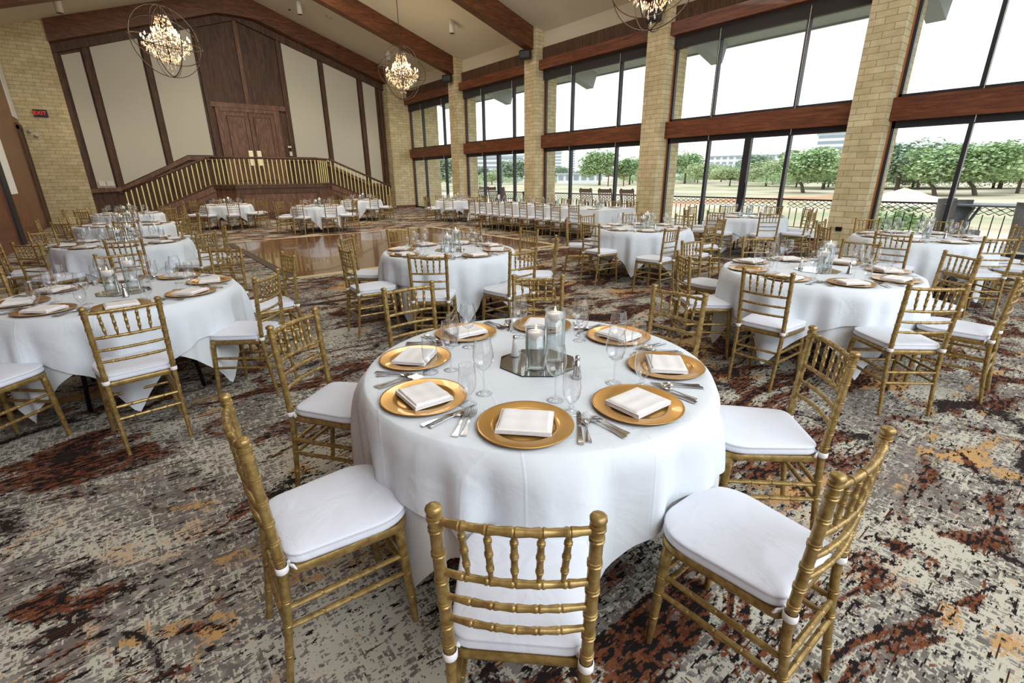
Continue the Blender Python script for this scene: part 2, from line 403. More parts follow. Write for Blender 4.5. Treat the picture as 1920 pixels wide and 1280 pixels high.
# double doors
dr = struct(thing('door_1', 'closed pair of dark panelled wood doors above the platform', 'door', (5.46, 26.3, 1.35)))
local(MB().box(4.18, 4.4, 26.16, 26.3, 1.36, 4.47).box(6.55, 6.8, 26.16, 26.3, 1.36, 4.47).box(4.18, 6.8, 26.16, 26.3, 4.47, 4.61), dr).build('door_frame', M['wood_mid'], dr)
for x0, x1, s in ((4.4, 5.46, 1), (5.49, 6.55, -1)):
    lf = local(MB().box(x0, x1, 26.2, 26.28, 1.36, 4.47), dr).build('door_leaf', M['wood_mid'], dr)
    for z0, z1 in ((1.5, 2.35), (2.5, 4.3)):
        local(MB().box(x0+.15, x1-.15, 26.185, 26.2, z0, z1), dr).build('door_panel', M['wood_v'], lf)
        local(MB().box(x0+.2, x1-.2, 26.165, 26.19, z0+.05, z1-.05), dr).build('raised_panel', M['wood_mid'], lf)
    hx = x1-.16 if s > 0 else x0+.16
    local(MB().box(hx-.09, hx+.09, 26.14, 26.19, 2.2, 2.85), dr).build('push_plate', M['plate'], lf)
tag(MB().box(7.02, 7.14, 26.16, 26.2, 2.65, 2.85).build('light_switch', M['white']), 'white switch plate on the wood right of the double doors', 'switch')
tag(MB().box(6.98, 7.14, 26.16, 26.2, 3.02, 3.1).build('wall_sensor', M['white']), 'small white plate above the switch beside the double doors', 'sensor')
tag(MB().box(-.46, -.26, 26.2, 26.27, 1.38, 1.58).build('wall_outlet', M['white']), 'white round-faced wall outlet low on the leftmost fabric panel', 'outlet')
tag(MB().box(-.2, .02, 26.2, 26.27, 1.38, 1.58).build('wall_outlet', M['white']), 'white blank wall plate low on the leftmost fabric panel', 'outlet')
tag(MB().box(12.9, 12.96, 4.05, 4.17, .33, .42).build('wall_outlet', M['darkmetal']), 'small metal outlet low on the nearest brick pier', 'outlet')
# left wall
struct(MB().box(XL-.15, XL, -5, 26.2, 0, zc(XL)+.05).build('wall_left', M['wood_red']))
def lpanel(n, y0, y1, z0, z1, m, t=.015): return struct(MB().box(XL, XL+t, y0, y1, z0, z1).build('trim_%d' % n, m))
for y0, y1, z0, z1 in ((18.7, 19.9, 1.26, 5.6), (24.35, 25.62, 3.67, 6.3), (11.9, 13.1, 1.26, 5.6), (5.0, 6.2, 1.26, 5.6)):
    lpanel(n, y0, y1, z0, z1, M['whitepanel']); n += 1
for y0, y1, z0, z1 in ((24.5, 24.75, 0, 3.42), (25.45, 25.69, 0, 3.42), (24.5, 25.69, 3.3, 3.5), (17.7, 18.35, 0, 6.2), (10.9, 11.5, 0, 6.2)):
    lpanel(n, y0, y1, z0, z1, M['black'] if y0 < 20 else M['wood_v'], .05); n += 1  # black strips put in for the darkness of gaps between wood panels
d2 = struct(MB().box(XL, XL+.03, 24.75, 25.45, 0, 3.3).build('door_2', M['wood_v']))
# exit sign on left brick
ex = thing('exit_sign', 'small dark exit sign glowing red on the left brick wall', 'sign', (-1.54, YB, 3.93))
MB().box(-.19, .19, -.09, 0, -.12, .12).build('housing', M['black'], ex, bevel=.01)
fc = bpy.data.curves.new('exit_text', 'FONT'); fc.body = 'EXIT'; fc.size = .17; fc.align_x = 'CENTER'; fc.align_y = 'CENTER'; fc.extrude = .004
fo = bpy.data.objects.new('tmp', fc); COL.objects.link(fo); dg = bpy.context.evaluated_depsgraph_get()
me = bpy.data.meshes.new_from_object(fo.evaluated_get(dg)); me.materials.clear(); me.materials.append(M['exitred'])
bpy.data.objects.remove(fo)
lo = bpy.data.objects.new('letters', me); COL.objects.link(lo); lo.parent = ex; lo.location = (-.02, -.095, 0); lo.rotation_euler = (pi/2, 0, 0); lo['label'] = 'glowing red EXIT lettering'
for i, x in enumerate((0, .14)):
    tag(MB().lathe([(0, -.02), (.06, -.01), (.07, .03), (.04, .07), (0, .08)], 12).build('emergency_lamp', M['smoke'], None, True, (-1.98+x, YB-.05, 3.28-x)), ['upper','lower'][i]+' small pale emergency lamp head on the left brick wall below the exit sign', 'lamp', 'emergency lamp heads')
# baseboards
struct(MB().box(12.16, XW, YB-.03, YB, 0, .14).build('baseboard_back', M['wood_h']))

# piers
PY = [-1.52, 4.035, 9.6, 15.15, 20.6]
pl = ['brick pier at the right edge beyond the last window bay', 'nearest full height buff brick pier, right of centre', 'second nearest buff brick pier, behind the middle round tables', 'third nearest buff brick pier along the window wall', 'farthest slim buff brick pier along the window wall']
for y, l in zip(PY, pl):
    o = MB().prism([(12.95, 0), (14.0, 0), (14.0, zc(14)-.01), (12.95, zc(12.95)-.01)], 'y', y-.335, y+.335).build('brick_pier', M['brick'])
    tag(o, l, 'pier', 'brick piers along the window wall')
# ceiling beams
bl = ['ceiling beam over the right edge bay', 'brown ceiling beam ending at the nearest brick pier', 'brown ceiling beam ending at the second nearest brick pier', 'brown ceiling beam ending at the third nearest brick pier', 'brown ceiling beam ending at the farthest brick pier']
for y, l in zip(PY, bl):
    b = thing('ceiling_beam', l, 'beam', (XR, y, 8.4), 0, 'sloping ceiling beams')
    local(MB().prism(beam_poly(XL, 12.94, .72), 'y', y-.19, y+.19), b).build('beam', M['wood_beam'], b)
    local(MB().prism([(14.0, zc(14)-.7), (16.2, zc(16.2)-.62), (16.4, zc(16.4)), (14.0, zc(14))], 'y', y-.19, y+.19), b).build('beam_tail', M['concrete'], b)
# window bays
bays = [(20.935, 25.7, (24.3, 22.2), ()), (15.485, 20.265, (18.85, 16.68), (17.78,)), (9.935, 14.815, (13.36, 11.22), ()), (4.37, 9.265, (7.9, 5.73), (6.77,)), (-1.185, 3.70, (2.37, .2), ())]
M['wall_r'] = M['plaster']
for i, (y0, y1, ml, dl) in enumerate(bays):
    c = (XW, (y0+y1)/2, 0)
    w = struct(thing('window_%d' % (2*i+1), 'lower row of tall window glass', 'window', c)); u = struct(thing('window_%d' % (2*i+2), 'upper row of window glass', 'window', c))
    for k in ('label', 'category'):
        for o in (w, u): del o[k]
    X0, X1 = XW-.03, XW+.06
    for (o, zb, zt, mm) in ((w, .0, 2.63, sorted(ml+dl)), (u, 3.08, 5.28, sorted(ml))):
        zi = zt-.14 if o is w else 4.97
        local(MB().box(X0, X1, y0, y1, zb, zb+.07).box(X0, X1, y0, y1, zi, zt), o).build('frame', M['mullion'], o)
        local(MB().box(X0, X1, y0, y0+.05, zb, zt), o).build('jamb', M['mullion'], o); local(MB().box(X0-.03, X1, y1-.03, y1, zb, zt), o).build('jamb', M['amber'], o)
        local(MB().box(X0, X1, y1-.09, y1-.03, zb, zt), o).build('jamb', M['mullion'], o)
        for y in mm:
            wd = .085 if y in dl else .035
            local(MB().box(X0-.02, X1+.02, y-wd, y+wd, zb+.05, zi+.02), o).build('mullion', M['mullion'], o)
        ys = [y0+.04]+list(mm)+[y1-.06]
        for a, b in zip(ys[:-1], ys[1:]):
            local(MB().add([(XW+.02, a, zb+.05), (XW+.02, b, zb+.05), (XW+.02, b, zi), (XW+.02, a, zi)], [(0, 1, 2, 3)]), o).build('pane', M['pane'], o)
        if o is u:
            local(MB().box(XW-.12, XW-.05, y0+.03, y1-.03, 4.97, 5.3), o).build('roller_shade', M['shade'], o)
            for y in ml: local(MB().tube([(XW-.16, y-.06, 5.2), (XW-.16, y-.06, 2.5)], .006, 5), o).build('shade_cord', M['white'], o)
        else:
            for y in dl: local(MB().tube([(XW-.03, y-.13, .95), (XW-.13, y-.13, .98), (XW-.13, y-.13, 1.35), (XW-.03, y-.13, 1.38)], .014, 6), o).build('door_pull', M['darkmetal'], o)
    struct(MB().box(13.22, XW+.1, y0, y1, 2.63, 3.08).build('trim_%d' % n, M['wood_h'])); n += 1
    struct(MB().box(13.08, XW+.1, y0, y1, 5.28, 5.6).build('trim_%d' % n, M['wood_h'])); n += 1
    struct(MB().box(13.26, XW+.1, y0, y1, 5.6, 6.02).build('trim_%d' % n, M['wood_v'])); n += 1
    struct(MB().prism([(XW-.05, 6.02), (XW+.1, 6.02), (XW+.1, zc(XW+.1)), (XW-.05, zc(XW-.05))], 'y', y0, y1).build('wall_right_%d' % (i+1), M['plaster']))
# speakers
for y, l in ((4.0, 'black wall speaker on the nearest brick pier'), (9.6, 'black wall speaker behind the right chandelier'), (15.15, 'black wall speaker on the third nearest brick pier'), (20.6, 'black wall speaker on the farthest brick pier')):
    s = thing('wall_speaker', l, 'speaker', (12.74, y+.02, 5.78), .5, 'black speakers on the brick piers')
    MB().box(-.15, .1, -.22, .22, -.16, .16).build('cabinet', M['black'], s, bevel=.06)
    MB().box(.08, .2, -.03, .03, -.03, .03).build('bracket', M['darkmetal'], s)
# cylinder downlights, sprinklers, smoke alarm
cyl = thing('ceiling_downlight', 'x', 'light')
MB().lathe([(.105, -.42), (.105, .1)], 20, cap=True).build('housing', M['white'], cyl, True)
MB().lathe([(0, -.425), (.085, -.425), (.1, -.43)], 20, cap=False).build('trim_ring', M['black'], cyl)
cp_ = Proto(cyl)
cl = {(-.2, 23.4): 'white cylinder downlight near the left brick wall', (7.5, 23.4): 'white cylinder downlight above the right of the doors', (3.6, 23.4): 'white cylinder downlight above the left of the doors', (11.3, 17.8): 'white cylinder downlight on the ceiling between the far beams', (7.5, 17.8): 'white cylinder downlight between far beams near the ridge'}
for x, y in ((-.2, 23.4), (3.6, 23.4), (7.5, 23.4), (11.3, 23.4), (-.2, 17.8), (3.6, 17.8), (7.5, 17.8), (11.3, 17.8), (11.3, 12.3), (7.5, 12.3), (11.3, 6.8), (7.5, 6.8)):
    cp_.put((x, y, zc(x)), 0, cl.get((x, y), 'white cylinder ceiling downlight over %s, %s' % ('the dance floor' if 8 < y < 15 else 'the far end' if y > 15 else 'the near tables', 'window side' if x > 9 else 'ridge side' if x > 3 else 'left side')), 'cylinder downlights')
    if y > 3:
        ld = bpy.data.lights.new('downlight', 'SPOT'); ld.energy = 170; ld.spot_size = 1.9; ld.spot_blend = .8; ld.shadow_soft_size = .1; ld.color = (1, .86, .68)
        lo2 = bpy.data.objects.new('downlight', ld); COL.objects.link(lo2); lo2.location = (x, y, zc(x)-.5)
for (x, y), w in zip(((-1.2, 23.6), (7.47, 24.6), (10.2, 17.0), (11.0, 12.6)), ('over the left brick wall', 'above the right of the doors', 'between the far beams', 'nearest the second pier')):
    tag(MB().lathe([(.045, -.03), (.05, .05)], 10).build('sprinkler_head', M['darkmetal'], None, False, (x, y, zc(x))), 'tiny dark sprinkler head on the ceiling '+w, 'sprinkler', 'sprinklers')
tag(MB().lathe([(.09, -.05), (.15, -.02), (.16, .08)], 18).build('smoke_detector', M['smoke'], None, True, (8.65, 23.2, zc(8.65))), 'round pale smoke detector on the sloping ceiling beside the beam', 'detector')

# ------------------------------------------------------------------ platform, stairs, railing
PH = 1.34; YS = 23.05
plat = thing('stage_platform', 'raised wood panelled platform in front of the double doors', 'platform', (5.45, 24, 0))
pp = [(3.8, 22.4), (7.1, 22.4), (7.75, YS), (7.75, 26.2), (3.15, 26.2), (3.15, YS)]
local(MB().prism(pp, 'z', 0, PH), plat).build('platform_body', M['wood_mid'], plat)
local(MB().prism([(3.76, 22.34), (7.14, 22.34), (7.81, YS-.03), (7.81, YS+.1), (3.09, YS+.1), (3.09, YS-.03)], 'z', PH-.1, PH+.02), plat).build('edge_moulding', M['wood_v'], plat)
def framed(x0, x1, z0, z1, y, par, t=.05, w=.1):
    local(MB().box(x0, x1, y-t, y, z0, z0+w).box(x0, x1, y-t, y, z1-w, z1).box(x0, x0+w, y-t, y, z0+w, z1-w).box(x1-w, x1, y-t, y, z0+w, z1-w), par).build('panel_moulding', M['wood_v'], par)
framed(3.86, 7.04, .12, PH-.14, 22.4, plat, .035, .16)
local(MB().box(3.8, 7.1, 22.34, 22.4, 0, .14), plat).build('base_board', M['wood_v'], plat)
# stairs
NS = 8
def stairs(side):
    s = thing('staircase', 'wooden staircase descending to the %s from the platform' % ('left' if side < 0 else 'right'), 'stairs', (3.15 if side < 0 else 7.75, 24.5, 0))
    xt = 3.15 if side < 0 else 7.75
    mb = MB()
    for k in range(NS):
        z = PH*(NS-k)/(NS+0)-PH/NS; x0 = xt+side*.36*k; x1 = xt+side*.36*(k+1)
        if z > 0.01: mb.box(min(x0, x1), max(x0, x1), YS+.06, 26.18, 0, z)
    local(mb, s).build('steps', M['wood_v'], s)
    xe = xt+side*2.95
    poly = [(xt, 0), (xe, 0), (xe, .12), (xt, PH+.0)]
    local(MB().prism(poly if side > 0 else poly[::-1], 'y', YS, YS+.06), s).build('stringer', M['wood_mid'], s)
    cap = [(xt, PH-.2), (xe, -.02), (xe, .18), (xt, PH+.02)]
    local(MB().prism(cap, 'y', YS-.04, YS+.02), s).build('stringer_cap', M['wood_mid'], s)
    inn = [(xt+side*.12, .12), (xt+side*1.9, .12), (xt+side*.12, PH-.42)]
    local(MB().prism(inn, 'y', YS-.015, YS+.01), s).build('stringer_panel', M['wood_v'], s)
stairs(-1); stairs(1)
def railing(name, label, pts, sp=.168, xb=None):
    r = thing(name, label, 'railing', pts[0])
    o = Vector(pts[0])
    P = [Vector(p)-o for p in pts]
    top = [p+Vector((0, 0, 1.06)) for p in P]; low = [p+Vector((0, 0, .03)) for p in P]
    MB().tube(top, .045, 8).build('handrail', M['wood_v'], r, True)
    MB().tube(low, .035, 6).build('base_rail', M['wood_v'], r)
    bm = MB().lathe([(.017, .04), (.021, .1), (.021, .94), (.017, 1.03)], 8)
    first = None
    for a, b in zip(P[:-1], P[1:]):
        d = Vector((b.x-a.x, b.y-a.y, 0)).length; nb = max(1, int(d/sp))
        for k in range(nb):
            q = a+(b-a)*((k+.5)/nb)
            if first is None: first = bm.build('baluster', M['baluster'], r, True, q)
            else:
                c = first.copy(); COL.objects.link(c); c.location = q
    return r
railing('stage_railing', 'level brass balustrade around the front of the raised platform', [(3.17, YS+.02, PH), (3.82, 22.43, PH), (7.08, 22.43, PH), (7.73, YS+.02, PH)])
railing('stair_railing', 'sloping brass balustrade of the left staircase', [(3.1, YS+.03, PH+.02), (.2, YS+.03, .14)])
railing('stair_railing', 'sloping brass balustrade of the right staircase', [(7.8, YS+.03, PH+.02), (10.7, YS+.03, .14)])

# dance floor
df = thing('dance_floor', 'glossy parquet dance floor laid on the carpet with metal edging', 'dance floor', (5.1, 11.5, 0))
local(MB().box(2.1, 8.05, 8.5, 14.5, 0, .014), df).build('parquet', M['parquet'], df)
local(MB().box(1.95, 2.1, 8.36, 14.62, 0, .012), df).build('side_edging', M['trimdark'], df)
local(MB().box(8.05, 8.2, 8.36, 14.62, 0, .012), df).build('side_edging', M['trimgold'], df)
local(MB().box(1.95, 8.2, 8.36, 8.5, 0, .0145), df).build('front_edging', M['trimgold'], df)
local(MB().box(1.95, 8.2, 14.5, 14.62, 0, .0145), df).build('back_edging', M['trimgold'], df)

# ------------------------------------------------------------------ chiavari chair
def stations(p0, p1, r0, r1, rings, finial=False, n=None, mid=None):
    """points and radii along p0->p1 (optionally through mid) with double bamboo rings at fractions"""
    p0, p1 = Vector(p0), Vector(p1)
    def at(t):
        if mid is None: return p0.lerp(p1, t)
        m = Vector(mid); return p0*(1-t)*(1-t)+(m*2-(p0+p1)/2)*2*t*(1-t)+p1*t*t
    L = (p1-p0).length; ts = {0.: 1, 1.: 1}
    if mid is not None:
        for k in range(1, 10): ts[k/10] = 1
    for t in rings:
        w = .0036/L
        for dt, s in ((-2.3*w, 1), (-1.9*w, 1.22), (-.9*w, 1.24), (-.35*w, 1.03), (.35*w, 1.03), (.9*w, 1.24), (1.9*w, 1.22), (2.3*w, 1)):
            ts[t+dt] = s
        for k in [q for q in ts if 0 < q < 1 and ts[q] == 1 and abs(q-t) < 2.5*w and abs(q-t) > 1e-9]: del ts[k]
    K = sorted(k for k in ts if 0 <= k <= 1)
    pts = [at(t) for t in K]; rad = [(r0+(r1-r0)*t)*ts[t] for t in K]
    return pts, rad
def turned(mb, p0, p1, r0, r1, rings=(), n=8, mid=None):
    pts, rad = stations(p0, p1, r0, r1, rings, mid=mid); return mb.tube(pts, rad, n)
def rear(s, t):   # rear post centre line at height z=t
    z = t
    x = s*(.160+.012*(z/.92)); 
    if z < .44: y = -.215-.045*(1-z/.44)**1.3
    else: y = -.215-.03*((z-.44)/.48)**1.2
    return Vector((x, y, z))
def seat_outline(wf, wb, yf, yb, rc, k=6, bow=.015):
    """rounded trapezoid, front edge at +y"""
    cs = [(wf, yf), (-wf, yf), (-wb, yb), (wb, yb)]; out = []
    rr = [rc*1.35, rc*1.35, rc*.55, rc*.55]
    for i, (x, y) in enumerate(cs):
        px, py = cs[i-1]; nx, ny = cs[(i+1) % 4]
        a = Vector((px-x, py-y)).normalized(); b = Vector((nx-x, ny-y)).normalized(); r = rr[i]
        A = Vector((x, y))+a*r; B = Vector((x, y))+b*r; C = Vector((x, y))
        for j in range(k+1):
            t = j/k; out.append(A*(1-t)**2+C*2*t*(1-t)+B*t*t)
    return [(p.x, p.y+(bow*(1-(p.x/wf)**2) if p.y > 0 else 0)) for p in out]
def ring_solid(levels, outline):
    mb = MB(); n_ = len(outline); cxm = sum(p[0] for p in outline)/n_; cym = sum(p[1] for p in outline)/n_
    vs = []; fs = []
    for off, z in levels:
        for x, y in outline:
            d = Vector((x-cxm, y-cym)); d2 = d*(1-off/d.length) if d.length > 0 else d
            vs.append((cxm+d2.x, cym+d2.y, z))
    for i in range(len(levels)-1):
        for k in range(n_):
            k2 = (k+1) % n_; fs.append((i*n_+k, i*n_+k2, (i+1)*n_+k2, (i+1)*n_+k))
    fs.append(tuple(range(n_))[::-1]); 
    vs.append((cxm, cym, levels[-1][1]+.004)); c = len(vs)-1; b = (len(levels)-1)*n_
    for k in range(n_): fs.append((b+k, b+(k+1) % n_, c))
    mb.add(vs, fs); return mb
def make_chair(detail=True):
    ch = thing('chiavari_chair', 'x', 'chair'); G = M['gold']; N = 10 if detail else 6
    parts = []
    for s in (-1, 1):
        zs = [0, .1, .2, .3, .4, .44, .5, .58, .66, .74, .82, .88]
        rings = [.13, .25, .34, .5, .565, .635, .71, .79, .86]
        st = {z: 1. for z in zs}
        for z in rings:
            for k in [q for q in st if abs(q-z) < .013]: del st[k]
            for dz, f in ((-.0078, 1), (-.0066, 1.17), (-.0032, 1.19), (-.0012, 1.03), (.0012, 1.03), (.0032, 1.19), (.0066, 1.17), (.0078, 1)): st[z+dz] = f
        for z, f in ((.881, 1.0), (.883, 1.22), (.888, 1.24), (.890, 1.05), (.892, 1.22), (.897, 1.2), (.899, .86), (.9025, .86), (.905, 1.18), (.911, 1.3), (.917, 1.22), (.921, .9), (.9235, .45)): st[z] = f
        K = sorted(st)
        parts.append(MB().tube([rear(s, z) for z in K], [(.0118+.003*min(1, z/.5))*st[z] for z in K], N).build('back_post', G, ch, True)); smooth_angle(parts[-1], 42)
        f0 = (s*.187, .178, 0); f1 = (s*.172, .155, .43)
        mb = MB(); turned(mb, f0, f1, .0115, .0155, (.3, .55, .72, .93), N)
        smooth_angle(mb.build('front_leg', G, ch, True), 42)
        for z, yy in ((.31, .0), (.235, .0)):
            a = rear(s, z); b = Vector(f0).lerp(Vector(f1), z/.43)
            turned(MB(), a, b, .0085, .0085, (.28, .5, .72), 6 if not detail else 8).build('stretcher', G, ch, True).data.set_sharp_from_angle(angle=.75)
    for z in (.325, .25):
        a = Vector((-.187, .178, 0)).lerp(Vector((-.172, .155, .43)), z/.43); b = Vector((-a.x, a.y, a.z))
        turned(MB(), a, b, .0085, .0085, (.2, .4, .6, .8), 8).build('stretcher', G, ch, True).data.set_sharp_from_angle(angle=.75)
        a = rear(-1, z-.02); b = rear(1, z-.02)
        turned(MB(), a, b, .0085, .0085, (.25, .5, .75), 8).build('stretcher', G, ch, True).data.set_sharp_from_angle(angle=.75)
    rl = {}
    for z, nm, r, rings in ((.882, 'top_rail', .0097, (.167, .333, .5, .667, .833)), (.735, 'back_rail', .0085, (.167, .333, .5, .667, .833)), (.66, 'back_rail', .0078, (.2, .35, .5, .65, .8)), (.59, 'back_rail', .0078, (.2, .35, .5, .65, .8))):
        a, b = rear(-1, z), rear(1, z); m_ = (a+b)/2+Vector((0, -.022, 0)); rl[z] = (a, b, m_)
        turned(MB(), a, b, r, r, rings, N, mid=m_).build(nm, G, ch, True).data.set_sharp_from_angle(angle=.75)
    for k in range(1, 6):
        t = k/6
        def q(z):
            a, b, m_ = rl[z]; return a*(1-t)**2+(m_*2-(a+b)/2)*2*t*(1-t)+b*t*t
        p1, p0 = q(.882), q(.735)
        p0 = Vector((p0.x*.92, p0.y, p0.z))
        st = [(0, .006), (.12, .0065), (.22, .0085), (.235, .0108), (.26, .0108), (.268, .0088), (.275, .0108), (.3, .0108), (.315, .0088), (.495, .0093), (.51, .0115), (.535, .0115), (.543, .0093), (.55, .0115), (.575, .0115), (.59, .0093), (.75, .0088), (.765, .0108), (.79, .0108), (.798, .0085), (.805, .0108), (.83, .0108), (.845, .0082), (.9, .0075), (1, .0055)]
        if not detail: st = [(0, .006), (.25, .0105), (.5, .0105), (.75, .0105), (1, .006)]
        MB().tube([p0.lerp(p1, a) for a, _ in st], [r*.87 for _, r in st], 8 if detail else 5).build('spindle', G, ch, True).data.set_sharp_from_angle(angle=.75)
    so = seat_outline(.198, .172, .19, -.2, .06)
    smooth_angle(ring_solid([(0.004, .422), (0, .427), (0, .445), (.004, .452)], so).build('seat_frame', G, ch), 50)
    co = seat_outline(.205, .168, .197, -.197, .1, 10, .022)
    cu = ring_solid([(.012, .4525), (.002, .456), (-.003, .462), (-.005, .468), (-.001, .478), (-.001, .486), (-.004, .490), (-.004, .4935), (.002, .497), (.012, .4995), (.03, .502), (.06, .506), (.1, .509)], co).build('seat_cushion', M['cushion'], ch, True)
    for s in (-1, 1):
        c = rear(s, .462)
        t = MB()
        t.lathe([(.0175, -.012), (.0192, -.01), (.0197, 0), (.0192, .01), (.0175, .012)], 14, (c.x, c.y, c.z), cap=False)
        t.tube([(c.x-s*.004, c.y+.02, c.z+.004), (c.x+s*.012, c.y+.03, c.z+.006), (c.x+s*.02, c.y+.036, c.z-.006), (c.x+s*.006, c.y+.034, c.z-.012), (c.x-s*.004, c.y+.022, c.z)], .0035, 5)
        t.tube([(c.x-s*.015, c.y+.018, c.z), (c.x-s*.02, c.y+.045, c.z+.012)], .007, 6)
        t.build('cushion_tie', M['tie'], cu, True)
    return ch
CH = Proto(make_chair(True)); CHF = Proto(make_chair(False))

# ------------------------------------------------------------------ table ware prototypes
def wine_prof():
    return [(.030, .0), (.0325, .0), (.0325, .0015), (.02, .004), (.006, .008), (.0038, .014), (.0034, .06), (.0036, .09), (.006, .097), (.016, .103), (.030, .118), (.0385, .14), (.0405, .158), (.039, .18), (.0345, .205), (.0315, .222)]
def goblet_prof():
    return [(.030, 0), (.0335, 0), (.0335, .002), (.02, .006), (.009, .013), (.0075, .02), (.0115, .0245), (.0075, .029), (.0085, .036), (.017, .045), (.027, .06), (.0325, .08), (.0335, .105), (.031, .14), (.0295, .16)]
def make_glass(nm, prof, split, detail):
    if not detail:
        o = MB().lathe(prof, 10, cap=False).build(nm, M['glass'], None, True); return tag(o, 'x', 'glass')
    o = thing(nm, 'x', 'glass')
    MB().lathe(prof[:4], 20, cap=False).build('foot', M['glass'], o, True)
    MB().lathe(prof[3:split+1], 16, cap=False).build('stem', M['glass'], o, True)
    b = MB().lathe(prof[split:], 22, cap=False).build('bowl', M['glass'], o, True)
    r, z = prof[-1]
    MB().tube([(r*cos(2*pi*k/22), r*sin(2*pi*k/22), z) for k in range(22)], .0009, 4, closed=True).build('rim', M['glass'], o, True)
    return o
WG = Proto(make_glass('wine_glass', wine_prof(), 8, True)); WGF = Proto(make_glass('wine_glass', wine_prof(), 8, False))
GB = Proto(make_glass('water_goblet', goblet_prof(), 8, True)); GBF = Proto(make_glass('water_goblet', goblet_prof(), 8, False))
ch_ = MB().lathe([(0, .003), (.09, .003), (.1, .0005), (.104, .002), (.112, .009), (.12, .011), (.158, .0145), (.165, .0155), (.1665, .0135), (.16, .012), (.118, .006), (.1, -.0005), (0, 0)][::-1], 48, cap=False).build('charger_plate', M['charger'], None, True)
CP = Proto(tag(ch_, 'x', 'plate'))
def make_napkin():
    mb = MB(); nx, ny = 26, 14; w, d = .094, .078
    def hgt(u, v):
        e = min(1, (1-abs(u))*9, (1-abs(v))*9); e = max(0, e)**.5
        return .019*e+.0011*e*sin((v*1.3+.4)*pi*2.0)+.0008*sin(u*7)
    vs = []; fs = []
    for j in range(ny+1):
        for i in range(nx+1):
            u = -1+2*i/nx; v = -1+2*j/ny; vs.append((w*u, d*v*(1+.02*u), hgt(u, v)))
    for j in range(ny):
        for i in range(nx): a = j*(nx+1)+i; fs.append((a, a+1, a+nx+2, a+nx+1))
    mb.add(vs, fs)
    # folded layers visible at the front edge
    mb.box(-w*.985, w*.985, -d*1.01, d*.97, 0, .006)
    mb.box(-w*.97, w*1.0, -d*.99, d*.98, .0075, .013)
    o = mb.build('folded_napkin', M['napkin']); smooth_angle(o, 50)
    return tag(o, 'x', 'napkin')
NP = Proto(make_napkin())
def fork():
    mb = MB()
    # handle along y: from -.09 (end) to +.1 (tines)
    secs = [(-.095, .0105, .0015), (-.088, .011, .002), (-.06, .007, .003), (-.02, .0042, .006), (.02, .0035, .009), (.035, .006, .007), (.045, .0115, .004), (.055, .0122, .0025)]
    vs = []; fs = []
    for y, w, z in secs: vs += [(-w, y, z), (w, y, z), (w, y, z+.0025), (-w, y, z+.0025)]
    for i in range(len(secs)-1):
        for k in range(4): k2 = (k+1) % 4; fs.append((i*4+k, i*4+k2, (i+1)*4+k2, (i+1)*4+k))
    fs += [(0, 1, 2, 3)]; mb.add(vs, fs)
    for k in range(4):
        x = -.0105+.007*k; mb.tube([(x, .054, .0035), (x, .075, .003), (x, .1, .0075)], [.0017, .0015, .0009], 5)
    o = mb.build('fork', M['steel']); smooth_angle(o, 40); return tag(o, 'x', 'fork')
def knife():
    mb = MB()
    secs = [(-.115, .011, .004), (-.108, .0115, .005), (-.07, .008, .0055), (-.02, .0065, .0055), (0, .006, .004), (.01, .0085, .0015), (.06, .0095, .0012), (.1, .0085, .001), (.118, .0015, .001)]
    vs = []; fs = []
    for y, w, t in secs: vs += [(-w*.6, y, .002), (w, y, .002), (w, y, .002+t), (-w*.6, y, .002+t)]
    for i in range(len(secs)-1):
        for k in range(4): k2 = (k+1) % 4; fs.append((i*4+k, i*4+k2, (i+1)*4+k2, (i+1)*4+k))
    fs += [(0, 1, 2, 3)]; mb.add(vs, fs); o = mb.build('knife', M['steel']); smooth_angle(o, 40); return tag(o, 'x', 'knife')
def spoon():
    mb = MB()
    secs = [(-.08, .0095, .0015), (-.074, .0095, .002), (-.05, .006, .003), (-.01, .003, .006), (.025, .003, .007)]
    vs = []; fs = []
    for y, w, z in secs: vs += [(-w, y, z), (w, y, z), (w, y, z+.0025), (-w, y, z+.0025)]
    for i in range(len(secs)-1):
        for k in range(4): k2 = (k+1) % 4; fs.append((i*4+k, i*4+k2, (i+1)*4+k2, (i+1)*4+k))
    fs += [(0, 1, 2, 3)]; mb.add(vs, fs)
    ring = []; 
    for j in range(4):
        r = j/3; 
        for k in range(14):
            a = 2*pi*k/14; ring.append((.0165*r*cos(a), .046+.024*r*sin(a), .0015+.0075*r*r))
    fs = []
    for j in range(3):
        for k in range(14): k2 = (k+1) % 14; fs.append((j*14+k, j*14+k2, (j+1)*14+k2, (j+1)*14+k))
    mb.add(ring, fs); o = mb.build('spoon', M['steel'], None, True); return tag(o, 'x', 'spoon')
FK, KN, SPN = Proto(fork()), Proto(knife()), Proto(spoon())
def vase(hh, fill):
    o = thing('cylinder_vase', 'x', 'vase'); r = .046
    MB().lathe([(0, .0), (r, .0), (r, .004), (r, hh), (r-.003, hh), (r-.003, .014), (0, .014)], 28, cap=False).build('glass_cylinder', M['vase'], o, True)
    MB().tube([(r*cos(2*pi*k/28), r*sin(2*pi*k/28), hh) for k in range(28)], .0018, 5, closed=True).build('rim', M['vase'], o, True)
    MB().lathe([(0, .015), (r-.004, .015), (r-.004, fill), (0, fill)], 24, cap=False).build('water', M['water'], o, True)
    return o
